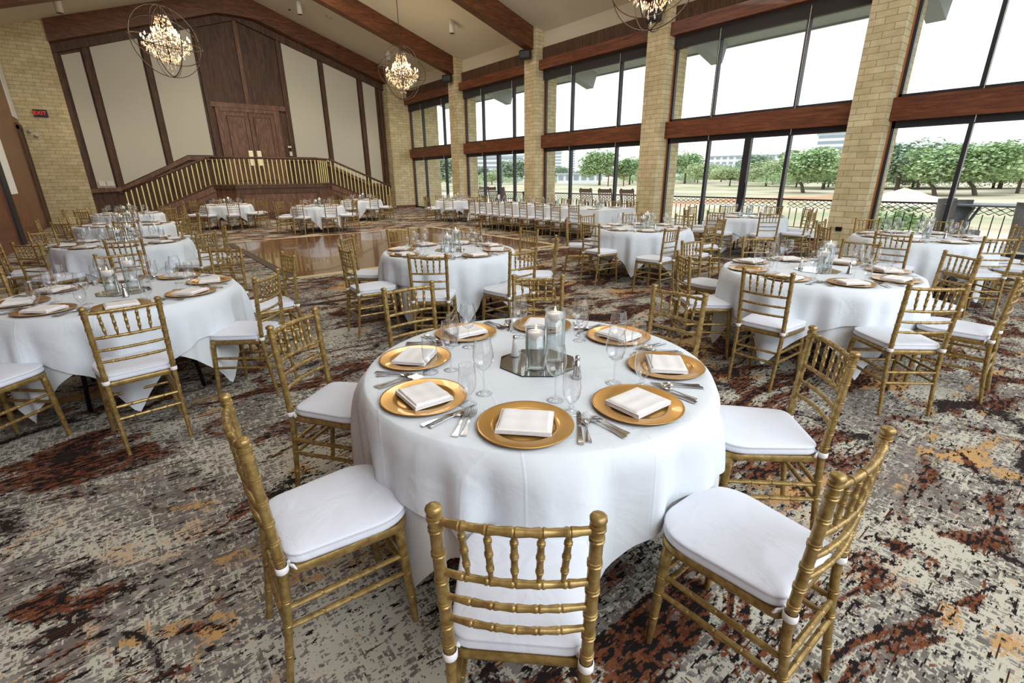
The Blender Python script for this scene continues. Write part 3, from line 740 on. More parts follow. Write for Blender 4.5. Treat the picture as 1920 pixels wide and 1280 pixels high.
def candle():
    o = thing('floating_candle', 'x', 'candle')
    MB().lathe([(0, -.012), (.018, -.012), (.034, .004), (.0415, .016), (.0415, .024), (.039, .027), (0, .025)], 24, cap=False).build('wax_body', M['wax'], o, True)
    MB().lathe([(.0012, .025), (.001, .034)], 5).build('wick', M['black'], o)
    MB().lathe([(0, .03), (.0035, .035), (.0042, .041), (.0022, .05), (0, .06)], 8, cap=False).build('flame', M['flame'], o, True)
    return o
VS, VT, CD = Proto(vase(.19, .152)), Proto(vase(.245, .207)), Proto(candle())
def shaker(mat, nm):
    o = thing(nm, 'x', 'shaker')
    MB().lathe([(.021, 0), (.0215, .006), (.017, .02), (.0125, .055), (.010, .085)], 16).build('body', mat, o, True)
    MB().lathe([(.0105, .085), (.0108, .092), (.009, .1), (.004, .104), (0, .105)], 14, cap=False).build('cap', M['steel'], o, True)
    return o
SH, PSH = Proto(shaker(M['ceramic'], 'salt_shaker')), Proto(shaker(M['steel'], 'pepper_shaker'))
def mirror_tile():
    o = thing('mirror_tile', 'x', 'mirror'); R = .183
    out = [(R*cos(radians(22.5+45*k)), R*sin(radians(22.5+45*k))) for k in range(8)]
    MB().prism([(x*.985, y*.985) for x, y in out], 'z', .0035, .0045).build('mirror_face', M['mirror'], o)
    MB().prism(out, 'z', 0, .0034).build('bevelled_edge', M['mirror_edge'], o)
    return o
MT = Proto(mirror_tile())
# table
def make_table():
    o = thing('round_table', 'x', 'table')
    MB().lathe([(.73, .735), (.747, .737), (.75, .745), (.747, .755), (.73, .757)], 48).build('tabletop', M['plywood'], o, True)
    for k in range(4):
        a = radians(45+90*k); c, s_ = cos(a), sin(a)
        MB().tube([(.42*c, .42*s_, .735), (.5*c, .5*s_, .0)], .014, 8).build('leg', M['darkmetal'], o, True)
    MB().tube([(-.3, -.3, .34), (.3, .3, .34)], .01, 6).tube([(-.3, .3, .36), (.3, -.3, .36)], .01, 6).build('leg_brace', M['darkmetal'], o, True)
    return o
TB = Proto(make_table())
def cloth(psi, zt, a, off, seed, nth=192):
    rnd = random.Random(seed); ph = [rnd.uniform(0, 2*pi) for _ in range(5)]
    R = .757; mb = MB(); vs = [(0, 0, zt)]; rows = []
    nd = 14
    flat = [.2, .4, .6, .72, .75]
    def g(th):
        return .42*cos(8*(th-psi))+.2*cos(16*(th-psi)+.6*sin(ph[0]))+.24*sin(13*th+ph[1])+.24*sin(23*th+ph[2]+sin(5*th))+.15*sin(5*th+ph[3])+.1*sin(37*th+ph[4])
    for r in flat: rows.append([(r*cos(2*pi*k/nth), r*sin(2*pi*k/nth), zt) for k in range(nth)])
    rows.append([((R+.002)*cos(2*pi*k/nth), (R+.002)*sin(2*pi*k/nth), zt-.004) for k in range(nth)])
    for j in range(1, nd+1):
        row = []
        for k in range(nth):
            th = 2*pi*k/nth; u = th-psi-pi/4
            L = a/max(abs(cos(u)), abs(sin(u)))
            L = min(L, a*1.40)
            D = L-R; d = D*j/nd
            amp = .062*(1-math.exp(-(d/.14)**1.4))
            rr = R+.004+off*min(1, d/.05)+.012*min(1, d/.08)+amp*(g(th)*.95+.02)+.018*d
            zz = zt-.004-d*.985+.0
            row.append((rr*cos(th), rr*sin(th), zz))
        rows.append(row)
    for r in rows: vs += r
    fs = [(0, 1+k, 1+(k+1) % nth) for k in range(nth)]
    for i in range(len(rows)-1):
        for k in range(nth):
            k2 = (k+1) % nth; b = 1+i*nth; fs.append((b+k, b+nth+k, b+nth+k2, b+k2))
    mb.add(vs, fs); return mb
# square cloth creases: faint pressed fold lines as thin ridges on the top
ZT = .766
# (x, y, corner azimuth deg, detail, name phrase)
TABLES = [
 ('nearest centre table', 1.34, 1.52, -123, 2),
 ('left foreground table', -.12, 4.66, -94, 2),
 ('table at the dance floor edge', 2.93, 4.88, -110, 2),
 ('right foreground table', 4.71, 1.6, -178, 2),
 ('middle table right of the dance floor', 6.66, 4.95, -150, 1),
 ('far right window table', 8.29, 1.66, -160, 1),
 ('round table under the fourth window bay', 10.24, 5.0, -135, 1),
 ('second table of the left row', -.05, 8.58, -94, 1),
 ('third table of the left row', .02, 12.15, -94, 0),
 ('rearmost table of the left row', .12, 16.2, -94, 0),
 ('table below the left stairs', 2.88, 19.35, -94, 0),
 ('table facing the wood platform', 4.93, 16.15, -105, 0),
 ('table below the right stairs', 7.65, 19.35, -120, 0),
 ('round table in the back window corner', 10.25, 16.4, -135, 0)]
CHPOS = {(4, 5): (5.69, 3.99, pi/2+.05), (4, 6): (6.42, 3.86, pi/2+.1),
 (0, 5): (0.677,0.814,0.803),
 (0, 4): (0.375,1.482,-0.032),
 (0, 3): (0.719,2.299,-0.906),
 (0, 2): (1.363,2.557,-1.562),
 (0, 1): (2.050,2.304,-2.276),
 (0, 0): (2.315,1.584,-3.108),
 (0, 7): (2.056,0.820,2.348),
 (0, 6): (1.337,0.508,1.556),
 (2, 3): (2.224,5.579,-0.754),
 (2, 4): (1.930,4.821,-0.030),
 (2, 5): (2.259,4.087,0.886),
 (2, 6): (2.926,3.778,1.642),
 (2, 0): (3.958,4.925,-3.137),
 (2, 7): (3.690,4.211,2.416),
 (2, 2): (2.964,5.965,-1.432),
 (2, 1): (3.721,5.687,-2.263),
 (1, 6): (-0.136,3.686,1.685),
 (1, 7): (0.555,4.018,2.456),
 (1, 0): (0.887,4.780,-3.108),
 (1, 1): (0.579,5.506,-2.367),
 (1, 2): (-0.071,5.762,-1.416),
 (3, 3): (4.029,2.223,-0.703),
 (3, 2): (4.760,2.632,-1.612),
 (3, 4): (3.833,1.538,0.020),
 (3, 5): (4.085,0.817,0.838),
 (3, 7): (5.405,0.966,2.448),
 (3, 0): (5.741,1.705,2.998),
 (3, 1): (5.407,2.349,-2.320)}
SEAT = ['near', 'near right', 'right', 'far right', 'far', 'far left', 'left', 'near left']
rj = random.Random(3)
def seat_name(tx, ty, phi):
    toward = atan2(-ty, -tx)
    d = (phi-toward) % (2*pi); return SEAT[int(round(d/(pi/4)+.001)) % 8]
def L(a, seat, t): return '%s, %s seat, %s' % (a, seat, t)
def setting(px, py, face, seat, t, lv, zt, no_napkin=False, gl=True):
    """px,py centre of the place mat; face = direction from the diner to the table centre (radians)"""
    f = Vector((cos(face), sin(face), 0)); r = Vector((f.y, -f.x, 0)); P0 = Vector((px, py, zt)); rz = face-pi/2
    j = rj.uniform
    c = P0+r*j(-.01, .01)+f*j(-.012, .012)
    CP.put(c, rz+j(-.3, .3), L('round gold charger plate', seat, t), 'gold charger plates')
    if not no_napkin: NP.put(c+Vector((0, 0, .0105)), rz+j(-.12, .12), L('folded white napkin on gold charger', seat, t), 'folded napkins')
    w, g_ = (WG, GB) if lv == 2 else (WGF, GBF)
    w.put(P0+f*(.2+j(-.01, .01))+r*(.105+j(-.01, .01)), 0, L('clear stemmed wine glass', seat, t), 'wine glasses')
    g_.put(P0+f*(.115+j(-.012, .012))+r*(.15+j(-.01, .01)), 0, L('clear short stemmed water goblet', seat, t), 'water goblets')
    if lv >= 1:
        a = j(-.05, .05)
        FK.put(P0-r*(.185+j(0, .008))-f*.005, rz+a, L('inner steel dinner fork', seat, t), 'forks')
        FK.put(P0-r*(.212+j(0, .008))-f*.012, rz+a+j(-.04, .04), L('outer steel salad fork', seat, t), 'forks')
        a = j(-.05, .08)
        KN.put(P0+r*(.182+j(0, .006))+f*0, rz+a, L('steel knife', seat, t), 'knives')
        SPN.put(P0+r*(.206+j(0, .006))-f*.02, rz+a+j(-.05, .1), L('steel spoon', seat, t), 'spoons')
def centrepiece(x, y, ang, t, zt, lv=1, two=True):
    MT.put((x, y, zt), ang, 'octagonal mirror tile in the centre, %s' % t, 'mirror tiles')
    z = zt+.0046
    for V, dx, dy, fill, nm in ((VS, -.01, -.085, .152, 'short'), (VT, .077, .012, .207, 'tall')):
        q = Vector((x, y, z))+Matrix.Rotation(ang, 3, 'Z') @ Vector((dx, dy, 0))
        V.put(q, 0, '%s glass cylinder vase of water on the %s' % (nm, t), 'glass cylinder vases')
        CD.put(q+Vector((0, 0, fill-.006)), 0, 'lit white candle floating in the %s vase, %s' % (nm, t), 'floating candles')
    if lv >= 1:
        q = Vector((x, y, zt))+Matrix.Rotation(ang, 3, 'Z') @ Vector((-.105, .075, .0046)); SH.put(q, 0, 'white salt shaker beside the mirror on the %s' % t, 'salt shakers')
        q = Vector((x, y, zt))+Matrix.Rotation(ang, 3, 'Z') @ Vector((.161, -.178, 0)); PSH.put(q, 0, 'steel pepper shaker beside the mirror on the %s' % t, 'pepper shakers')
for ti, (t, tx, ty, ca, lv) in enumerate(TABLES):
    TB.put((tx, ty, 0), 0.0 if ti else .2, 'round folding table under the cloths, %s' % t, 'round tables')
    psi = radians(ca)
    c1 = cloth(psi, ZT, 1.02, .018, 11*ti+1).build('tablecloth', M['cloth'], None, True, (tx, ty, 0))
    tag(c1, 'white square top tablecloth of the %s' % t, 'tablecloth', 'white top tablecloths')
    c2 = cloth(psi+pi/4, ZT-.005, 1.04, 0, 11*ti+1).build('tablecloth', M['cloth_under'], None, True, (tx, ty, 0))
    tag(c2, 'white under tablecloth with hanging corners, %s' % t, 'tablecloth', 'white under tablecloths')
    toward = atan2(-ty, -tx)
    centrepiece(tx+.01, ty, radians(-40), t, ZT+.0005, lv)
    for k in range(8):
        phi = k*pi/4
        s = seat_name(tx, ty, phi)
        dr_ = rj.uniform(-.02, .02) if ti else 0; da = rj.uniform(-.05, .05)
        rr = .995+dr_
        P = (CH if lv >= 1 else CHF)
        cx_, cy_, cr_ = CHPOS.get((ti, k), (tx+rr*cos(phi), ty+rr*sin(phi), phi+pi+da))
        P.put((cx_, cy_, 0), cr_-pi/2, L('gold bamboo style chair', s, t), 'gold chairs around the %s' % t)
        setting(tx+.575*cos(phi), ty+.575*sin(phi), phi+pi, s, t, lv, ZT+.0008, no_napkin=(t == 'right foreground table' and s == 'near left'))
# long banquet table
LT = 'long banquet table'
lt = thing('banquet_table', 'long rectangular banquet table set up along the windows', 'table', (10.02, 11.1, 0))
MB().box(-.7, .7, -2.85, 2.85, .735, .757).build('tabletop', M['plywood'], lt)
for x in (-.5, .5):
    for y in (-2.5, -1, 1, 2.5): MB().tube([(x, y, .735), (x, y, 0)], .016, 8).build('leg', M['darkmetal'], lt, True)
def rect_cloth():
    mb = MB(); hw, hl, R = .715, 2.865, .02; per = []
    nseg = 10
    step = .045
    def side(x0, y0, x1, y1, nx, ny):
        d = hypot(x1-x0, y1-y0); m_ = int(d/step)
        for i in range(m_): t = i/m_; per.append((x0+(x1-x0)*t, y0+(y1-y0)*t, nx, ny, min(t, 1-t)*d))
    side(-hw, -hl, hw, -hl, 0, -1); side(hw, -hl, hw, hl, 1, 0); side(hw, hl, -hw, hl, 0, 1); side(-hw, hl, -hw, -hl, -1, 0)
    n_ = len(per); vs = []
    for j in range(nseg+1):
        t = j/nseg
        for i, (x, y, nx, ny, e) in enumerate(per):
            cr = max(0, 1-e/.25)
            D = (.5 if ny == 0 else .62)+.08*cr
            a = .022*t*(sin(i*.9)+.5*sin(i*.43+1))+.03*t+.05*t*cr
            kx = nx if nx else (1 if x > 0 else -1)*cr; ky = ny if ny else (1 if y > 0 else -1)*cr
            vs.append((x+kx*a, y+ky*a, ZT-D*t))
    fs = [tuple(range(n_))]
    for j in range(nseg):
        for i in range(n_): i2 = (i+1) % n_; fs.append((j*n_+i, (j+1)*n_+i, (j+1)*n_+i2, j*n_+i2))
    mb.add(vs, fs); return mb
o = rect_cloth().build('tablecloth', M['cloth'], None, False, (10.02, 11.1, 0)); smooth_angle(o, 50)
tag(o, 'long white tablecloth draped over the banquet table by the windows', 'tablecloth')
ORD = ['nearest', 'second', 'third', 'fourth', 'fifth', 'sixth', 'seventh', 'eighth']
for k in range(8):
    y = 8.66+k*.655
    CHF.put((9.08+rj.uniform(-.02, .02), y, 0), -pi/2+rj.uniform(-.05, .05), 'gold chair, %s in the aisle side row of the long banquet table' % ORD[k], 'chairs on the aisle side of the banquet table')
    CHF.put((10.98+rj.uniform(-.02, .02), y+.05, 0), pi/2+rj.uniform(-.05, .05), 'gold chair, %s in the window side row of the long banquet table' % ORD[k], 'chairs on the window side of the banquet table')
    setting(9.53, y, 0, ORD[k]+' aisle side', LT, 0, ZT+.0008); setting(10.52, y+.05, pi, ORD[k]+' window side', LT, 0, ZT+.0008)
for k, y in enumerate((9.0, 10.6, 12.2, 13.4)):
    centrepiece(10.02, y, 0, '%s stretch of the long banquet table' % ORD[k], ZT+.0005, 0)

# ------------------------------------------------------------------ chandeliers
def make_chandelier():
    o = thing('chandelier', 'x', 'chandelier'); R = .88
    def ring(rot, r=R, w=.012):
        m_ = Matrix.Rotation(rot[2], 3, 'Z') @ Matrix.Rotation(rot[1], 3, 'Y') @ Matrix.Rotation(rot[0], 3, 'X')
        MB().tube([m_ @ Vector((r*cos(2*pi*k/48), r*sin(2*pi*k/48), 0)) for k in range(48)], w, 6, closed=True).build('orb_ring', M['rust'], o, True)
    ring((pi/2, 0, .3), R); ring((pi/2, 0, .3+pi/2), R*.985); ring((.35, .1, 0), R*.97); ring((-.3, .5, .4), R*.955); ring((pi/2, 0, 1.1), R*.97)
    MB().tube([(0, 0, R+3.2), (0, 0, R*.2)], .012, 6).build('suspension_rod', M['rust'], o, True)
    fr = MB()
    fr.tube([(0, 0, .9), (0, 0, -.5)], .02, 8)
    for z, r in ((.55, .16), (.12, .3), (-.05, .5)):
        fr.tube([(r*cos(2*pi*k/24), r*sin(2*pi*k/24), z) for k in range(24)], .009, 5, closed=True)
    for k in range(8):
        a = 2*pi*k/8
        fr.tube([(0, 0, .0), (.2*cos(a), .2*sin(a), -.12), (.42*cos(a), .42*sin(a), -.1), (.56*cos(a), .56*sin(a), .02)], .008, 5)
        fr.tube([(.03*cos(a), .03*sin(a), .8), (.13*cos(a), .13*sin(a), .66), (.1*cos(a), .1*sin(a), .5), (.28*cos(a), .28*sin(a), .15)], .007, 5)
    fr.build('iron_frame', M['rust'], o, True)
    bb = MB().lathe([(0, 0), (.012, .01), (.02, .035), (.012, .07), (0, .09)], 8, cap=False); b0 = None
    pos = [(.56, .05, k*pi/6) for k in range(12)]+[(.3, .22, k*pi/4+.2) for k in range(8)]
    for r, z, a in pos:
        p = (r*cos(a), r*sin(a), z)
        if b0 is None: b0 = bb.build('candle_bulb', M['bulb'], o, True, p)
        else: c = b0.copy(); COL.objects.link(c); c.location = p
    cm = MB().lathe([(0, -.075), (.018, -.055), (.022, -.04), (.008, -.012), (.0, .0), (.007, .012), (0, .024)], 6, cap=False); c0 = None
    pos = []
    for r, z, n_ in ((.14, .62, 8), (.17, .5, 8), (.24, .3, 10), (.33, .12, 12), (.58, -.06, 20), (.5, -.2, 16), (.36, -.33, 12), (.2, -.46, 8), (.09, -.6, 4), (.0, -.72, 1)):
        for k in range(n_): a = 2*pi*k/n_+z*3; pos.append((r*cos(a), r*sin(a), z))
    for p in pos:
        if c0 is None: c0 = cm.build('crystal_drop', M['crystal'], o, True, p)
        else: c = c0.copy(); COL.objects.link(c); c.location = p
    # strands of small beads between the tiers
    bd = MB(); rb = random.Random(5)
    for i in range(460):
        u = rb.random(); a = rb.uniform(0, 2*pi)
        if u < .3: z = rb.uniform(.15, .6); r = .14+(.6-z)*.35
        elif u < .6: z = rb.uniform(-.1, .18); r = .3+(.18-z)*.95
        else: z = rb.uniform(-.5, -.08); r = .57-(-.08-z)*.95
        x, y = r*cos(a), r*sin(a); s = .014
        bd.add([(x-s, y, z), (x, y-s, z), (x+s, y, z), (x, y+s, z), (x, y, z+2*s), (x, y, z-2*s)], [(0, 1, 4), (1, 2, 4), (2, 3, 4), (3, 0, 4), (1, 0, 5), (2, 1, 5), (3, 2, 5), (0, 3, 5)])
    b = bd.build('crystal_beads', M['bead'], o); b['kind'] = 'stuff'
    return o
M['bead'] = principled('warm_crystal_bead', '#f0d8b8', .15, .3, emis='#ffc890', estr=.4)  # sparkle of the bulbs put into the beads as emission
CHD = Proto(make_chandelier())
for x, y, l in ((1.98, 17.9, 'crystal chandelier inside iron hoops, hanging before the left back panels'), (9.13, 17.9, 'crystal chandelier inside iron hoops, hanging near the farthest brick pier'), (9.13, 6.95, 'crystal chandelier inside iron hoops, cut by the top edge near the speaker')):
    CHD.put((x, y, 5.22), 0, l, 'orb chandeliers')
    ld = bpy.data.lights.new('chandelier_glow', 'POINT'); ld.energy = 120; ld.color = (1, .78, .52); ld.shadow_soft_size = .35
    q = bpy.data.objects.new('chandelier_glow', ld); COL.objects.link(q); q.location = (x, y, 5.3)

# ------------------------------------------------------------------ outside
ZP, ZG = -.12, -1.2
struct(MB().box(XW+.1, 17.3, -12, 45, ZP-.2, ZP).build('patio_floor', M['patio']))
def ground_mesh():
    mb = MB(); xs = [17.3, 19, 22, 30, 45, 70, 110, 180, 300, 600]; ys = [-300, -120, -50, -20, 0, 20, 40, 70, 110, 170, 260, 400, 700]
    vs = []; 
    for j, y in enumerate(ys):
        for i, x in enumerate(xs):
            z = ZP-.1 if x < 18 else (-.6 if x < 20 else ZG)
            vs.append((x, y, z+(.25*sin(x*.13+y*.07) if x > 40 else 0)))
    fs = [(j*len(xs)+i, j*len(xs)+i+1, (j+1)*len(xs)+i+1, (j+1)*len(xs)+i) for j in range(len(ys)-1) for i in range(len(xs)-1)]
    return mb.add(vs, fs)
struct(ground_mesh().build('ground', M['ground'], None, True))
struct(MB().box(-120, XW, 27.2, 700, ZG-.5, ZG).build('ground_back', M['ground']))
# sand mound
def mound():
    mb = MB(); vs = []; n1, n2 = 14, 40; fs = []
    for i in range(n1+1):
        r = i/n1
        for k in range(n2):
            a = 2*pi*k/n2; rr = r*(1+.08*sin(3*a)); h_ = 1.5*max(0, (1-r))**1.15*(1+.05*sin(5*a+i))
            vs.append((3.2*rr*cos(a), 5.3*rr*sin(a), h_-.2))
    for i in range(n1):
        for k in range(n2): k2 = (k+1) % n2; fs.append((i*n2+k, (i+1)*n2+k, (i+1)*n2+k2, i*n2+k2))
    return mb.add(vs, fs)
tag(mound().build('sand_mound', M['sand'], None, True, (66, 15.6, ZG)), 'pale heap of sand on the ground beyond the far right window', 'mound')
# patio railing
XRL, ZRL = 17.0, .84
rnames = ['outside the last window bay on the right', 'outside the fourth window bay', 'outside the middle window bay', 'outside the second farthest bay', 'outside the farthest bay']
for i in range(5):
    y0, y1 = -6+i*6.6, .6+i*6.6
    r = thing('patio_railing', 'dark iron lattice railing '+rnames[i], 'railing', (XRL, y0, ZP), 0, 'patio railings')
    hgt = ZRL-ZP; Ln = 6.6
    MB().box(-.025, .025, 0, Ln, hgt-.045, hgt).build('top_rail', M['iron'], r)
    MB().box(-.012, .012, 0, Ln, .08, .1).build('bottom_rail', M['iron'], r)
    MB().box(-.03, .03, -.03, .03, 0, hgt+.02).build('post', M['iron'], r)
    lat = MB(); q = .2; nn = int(Ln/q)
    for k in range(nn):
        a = k*q
        for z0, z1 in ((hgt-.03, hgt-.15), (hgt-.15, hgt-.27)):
            lat.tube([(0, a, z0), (0, a+q/2, (z0+z1)/2), (0, a, z1)], .011, 4); lat.tube([(0, a+q, z0), (0, a+q/2, (z0+z1)/2), (0, a+q, z1)], .011, 4)
    lat.build('lattice', M['iron'], r)
    pk = MB().box(-.01, .01, -.01, .01, .1, hgt-.27); p0 = None
    for k in range(nn):
        if p0 is None: p0 = pk.build('picket', M['iron'], r, False, (0, q/2, 0))
        else: c = p0.copy(); COL.objects.link(c); c.location = (0, q/2+k*q, 0)
# rocking chairs
def rocker():
    o = thing('rocking_chair', 'x', 'chair'); W = M['rocker']
    for s in (-1, 1):
        MB().tube([(s*.26, .42, .07), (s*.26, .2, .02), (s*.26, -.1, .02), (s*.26, -.45, .1)], .022, 6).build('rocker', W, o, True)
        MB().tube([(s*.26, -.22, .05), (s*.27, -.26, .45), (s*.27, -.42, 1.18)], .025, 6).build('back_post', W, o, True)
        MB().tube([(s*.27, .24, .05), (s*.27, .24, .68)], .022, 6).build('front_leg', W, o, True)
        MB().box(s*.29-.05, s*.29+.05, -.3, .3, .66, .69).build('arm_rest', W, o)
    MB().box(-.28, .28, -.27, .28, .42, .46).build('seat', W, o)
    top = MB().prism([(-.3, 1.08), (-.3, 1.2), (-.24, 1.26), (-.18, 1.22), (.18, 1.22), (.24, 1.26), (.3, 1.2), (.3, 1.08)], 'y', -.45, -.41); top.build('crest_rail', W, o)
    for k in range(6):
        x = -.19+k*.076; MB().tube([(x, -.27, .46), (x, -.36, .85), (x, -.425, 1.1)], .016, 6).build('spindle', W, o, True)
    return o
RK = Proto(rocker())
for x, y, rz, l in ((15.5, 14.2, -pi/2+.2, 'leftmost of three brown wooden rocking chairs outside the middle bay'), (15.5, 13.2, -pi/2+.25, 'middle of three brown wooden rocking chairs outside the middle bay'), (15.5, 12.1, -pi/2+.2, 'brown wooden rocking chair outside, nearest the second brick pier'), (15.7, 21.0, -pi/2+.2, 'left brown wooden rocking chair outside the second farthest bay'), (15.7, 19.9, -pi/2-.3, 'right brown wooden rocking chair outside the second farthest bay'), (15.6, 22.6, .1, 'brown rocking chair seen edge on outside the second farthest bay')):
    RK.put((x, y, ZP), rz, l, 'patio rocking chairs')
# patio table and wicker chairs (far right)
pt = thing('patio_table', 'large grey metal patio table outside the far right window', 'table', (14.95, 1.55, ZP))
MB().box(-.55, .55, -1.1, 1.1, 1.0, 1.04).build('tabletop', M['patiometal'], pt, bevel=.01)
for sx in (-1, 1):
    for s_ in (-1, 1):
        MB().tube([(sx*.35, s_*.95, 0), (sx*.35, s_*.6, .98)], .03, 6).build('leg', M['patiometal'], pt)
def wick():
    o = thing('wicker_chair', 'x', 'chair')
    n_ = 12; vs = []
    for z, r in ((.2, .3), (.65, .31), (1.0, .33), (1.13, .335)):
        for t_ in (0, .03):
            for k in range(n_+1):
                a = pi+pi*k/n_-.0; vs.append(((r+t_)*cos(a), (r+t_)*.75*sin(a), z-(0 if r > .315 or True else 0)))
    m_ = n_+1; fs = []
    for j in range(3):
        for k in range(n_):
            a = j*2*m_+k; b = (j+1)*2*m_+k; fs.append((a, a+1, b+1, b)); fs.append((a+m_, b+m_, b+m_+1, a+m_+1))
    for k in range(n_): a = 6*m_+k; fs.append((a, a+m_, a+m_+1, a+1))
    MB().add(vs, fs).build('wicker_back', M['wicker'], o, True)
    MB().box(-.3, .3, -.22, .3, .36, .5).build('seat', M['wicker'], o, bevel=.03)
    for x in (-.27, .27):
        for y in (-.2, .27): MB().box(x-.02, x+.02, y-.02, y+.02, 0, .4).build('leg', M['patiometal'], o)
    return o
WK = Proto(wick())
for x, y, rz, l in ((14.5, 2.3, pi*.93, 'grey wicker chair with a curved back outside the far right window'), (15.15, 2.62, pi*1.0, 'second grey wicker chair, partly hidden behind the first one outside'), (14.1, 1.1, -pi/2, 'grey wicker chair pushed in at the window side of the patio table'), (14.6, .1, 0, 'grey wicker chair at the far end of the patio table')):
    WK.put((x, y, ZP), rz, l, 'patio wicker chairs')
# bush
def foliage(n_, rx, ry, rz_, cz, s, seed, clusters=14):
    rb = random.Random(seed); mb = MB(); cs = []
    for i in range(clusters):
        a = rb.uniform(0, 2*pi); e = rb.uniform(-.7, 1); q = rb.uniform(.35, .78)
        cs.append((rx*q*cos(a)*sqrt(max(0, 1-e*e*.6)), ry*q*sin(a)*sqrt(max(0, 1-e*e*.6)), cz+rz_*q*e, rb.uniform(.28, .48)))
    for i in range(n_):
        c = cs[rb.randrange(clusters)]
        while True:
            v = Vector((rb.gauss(0, 1), rb.gauss(0, 1), rb.gauss(0, 1)))
            if v.length > .1: break
        v.normalize(); k = c[3]*rb.uniform(.75, 1.05)
        p = (c[0]+v.x*rx*k, c[1]+v.y*ry*k, c[2]+v.z*rz_*k*1.1)
        mb.quadrect(p, s*rb.uniform(.6, 1.2), s*rb.uniform(.4, .9), rb.uniform(-.9, .9)+(0 if v.z > .2 else pi/2*rb.random()), rb.uniform(0, 2*pi))
    return mb
bu = thing('garden_bush', 'sparse green bush beyond the railing in the far right bay', 'bush', (21.5, 5.0, ZG))
foliage(900, .9, 1.1, .8, 1.1, .07, 9, 9).build('foliage', M['leaf1'], bu)
MB().tube([(0, 0, 0), (.1, .1, .9)], .03, 5).build('stem', M['bark'], bu)
def make_tree(seed, w, h, lean=0, mat='leaf1', trunk=.35, nl=8200, s=.18):
    o = thing('tree', 'x', 'tree'); rb = random.Random(seed)
    foliage(nl, w/2, w/2, h*.42, h*.58, s*h/9, seed, 26).build('crown', M[mat], o)
    tr = MB(); top = Vector((lean*h*.15, lean*h*.3, h*.45))
    tr.tube([(0, 0, -.3), (lean*.3, lean*.5, h*.15), top*.75, top], [trunk, trunk*.8, trunk*.6, trunk*.4], 8)
    for k in range(6):
        a = k*1.05+rb.random(); e = top+Vector((cos(a)*w*.3, sin(a)*w*.3, h*rb.uniform(.12, .3)))
        tr.tube([top*.7, top*.85+(e-top)*.4, e], [trunk*.4, trunk*.28, .04], 5)
    tr.build('trunk', M['bark'], o, True); return o
SB = make_tree(51, 17, 5.2, 0, 'leaf1', .2, 8200, .17)
for _c in COL.objects:
    if _c.parent == SB and _c.name.startswith('crown'): _c.location = (0, 0, -1.1)
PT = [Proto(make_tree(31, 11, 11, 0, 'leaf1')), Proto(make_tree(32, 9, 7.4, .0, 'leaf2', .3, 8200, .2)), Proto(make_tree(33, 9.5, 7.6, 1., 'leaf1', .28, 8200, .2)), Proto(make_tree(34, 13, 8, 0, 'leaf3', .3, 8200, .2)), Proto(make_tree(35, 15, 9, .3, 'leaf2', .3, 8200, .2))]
def ray(px, py):
    return Fv+Rv*((px-960)/F_PX)-Uv*((py-640)/F_PX)
BAY = ['far right window', 'far right window beyond the sand mound', 'fourth window bay', 'middle window bay', 'second farthest window bay', 'farthest window bay']
trees = [  # azimuth (deg from +X), distance, prototype, scale, phrase
 (41.6, 173, 0, 1.05, 'spreading green tree beyond the middle window bay, left of the pergola'),
 (38.3, 180, 0, .85, 'pale green tree at the right of the middle window bay'),
 (45.8, 240, 1, 1.0, 'dark bush like tree at the left of the middle window bay'),
 (32.5, 200, 0, 1.05, 'tall open branched tree at the left of the fourth window bay'),
 (30.5, 184, 3, .85, 'pale green tree beside the first mullion of the fourth bay'),
 (28.0, 146, 3, .62, 'small round pale tree left of the glass door stile'),
 (25.8, 250, 1, 1.55, 'dark rounded tree rising in front of the office block'),
 (24.6, 150, 3, .8, 'yellow green tree right of the glass door stile'),
 (21.2, 100, 2, .95, 'leaning green tree at the right of the fourth window bay'),
 (19.6, 125, 3, 1.0, 'wide pale tree touching the nearest brick pier'),
 (13.9, 96, 1, 1.0, 'grey green tree behind the sand mound'),
 (11.1, 88, 2, .85, 'green tree just left of the mullion in the far right bay'),
 (8.5, 89, 2, .88, 'leaning trunk tree right of the mullion in the far right bay'),
 (6.1, 98, 0, .58, 'bright green tree at the right picture edge'),
 (12.4, 120, 4, .8, 'broad grey green tree in the gap right of the sand mound'),
 (9.9, 125, 1, 1.05, 'grey green tree behind the far right mullion'),
 (7.2, 125, 1, 1.0, 'tree behind the patio chairs at the far right'),
 (15.6, 130, 1, 1.1, 'grey green tree beside the nearest brick pier'),
 (51.2, 200, 1, 1.25, 'grey green tree at the right of the second farthest bay'),
 (53.8, 190, 3, .6, 'small yellowish tree in the second farthest bay'),
 (55.2, 200, 1, .95, 'grey green tree at the left of the second farthest bay'),
 (59.8, 120, 1, 1.0, 'tree glimpsed through the farthest bay'),
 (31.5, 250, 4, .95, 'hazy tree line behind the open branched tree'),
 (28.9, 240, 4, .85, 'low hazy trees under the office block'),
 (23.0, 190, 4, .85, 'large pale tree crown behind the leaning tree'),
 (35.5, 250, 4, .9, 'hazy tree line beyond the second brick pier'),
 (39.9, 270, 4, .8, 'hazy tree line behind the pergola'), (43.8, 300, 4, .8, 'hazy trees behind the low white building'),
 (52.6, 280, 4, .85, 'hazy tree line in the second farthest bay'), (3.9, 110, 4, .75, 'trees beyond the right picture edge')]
PT.append(Proto(SB))
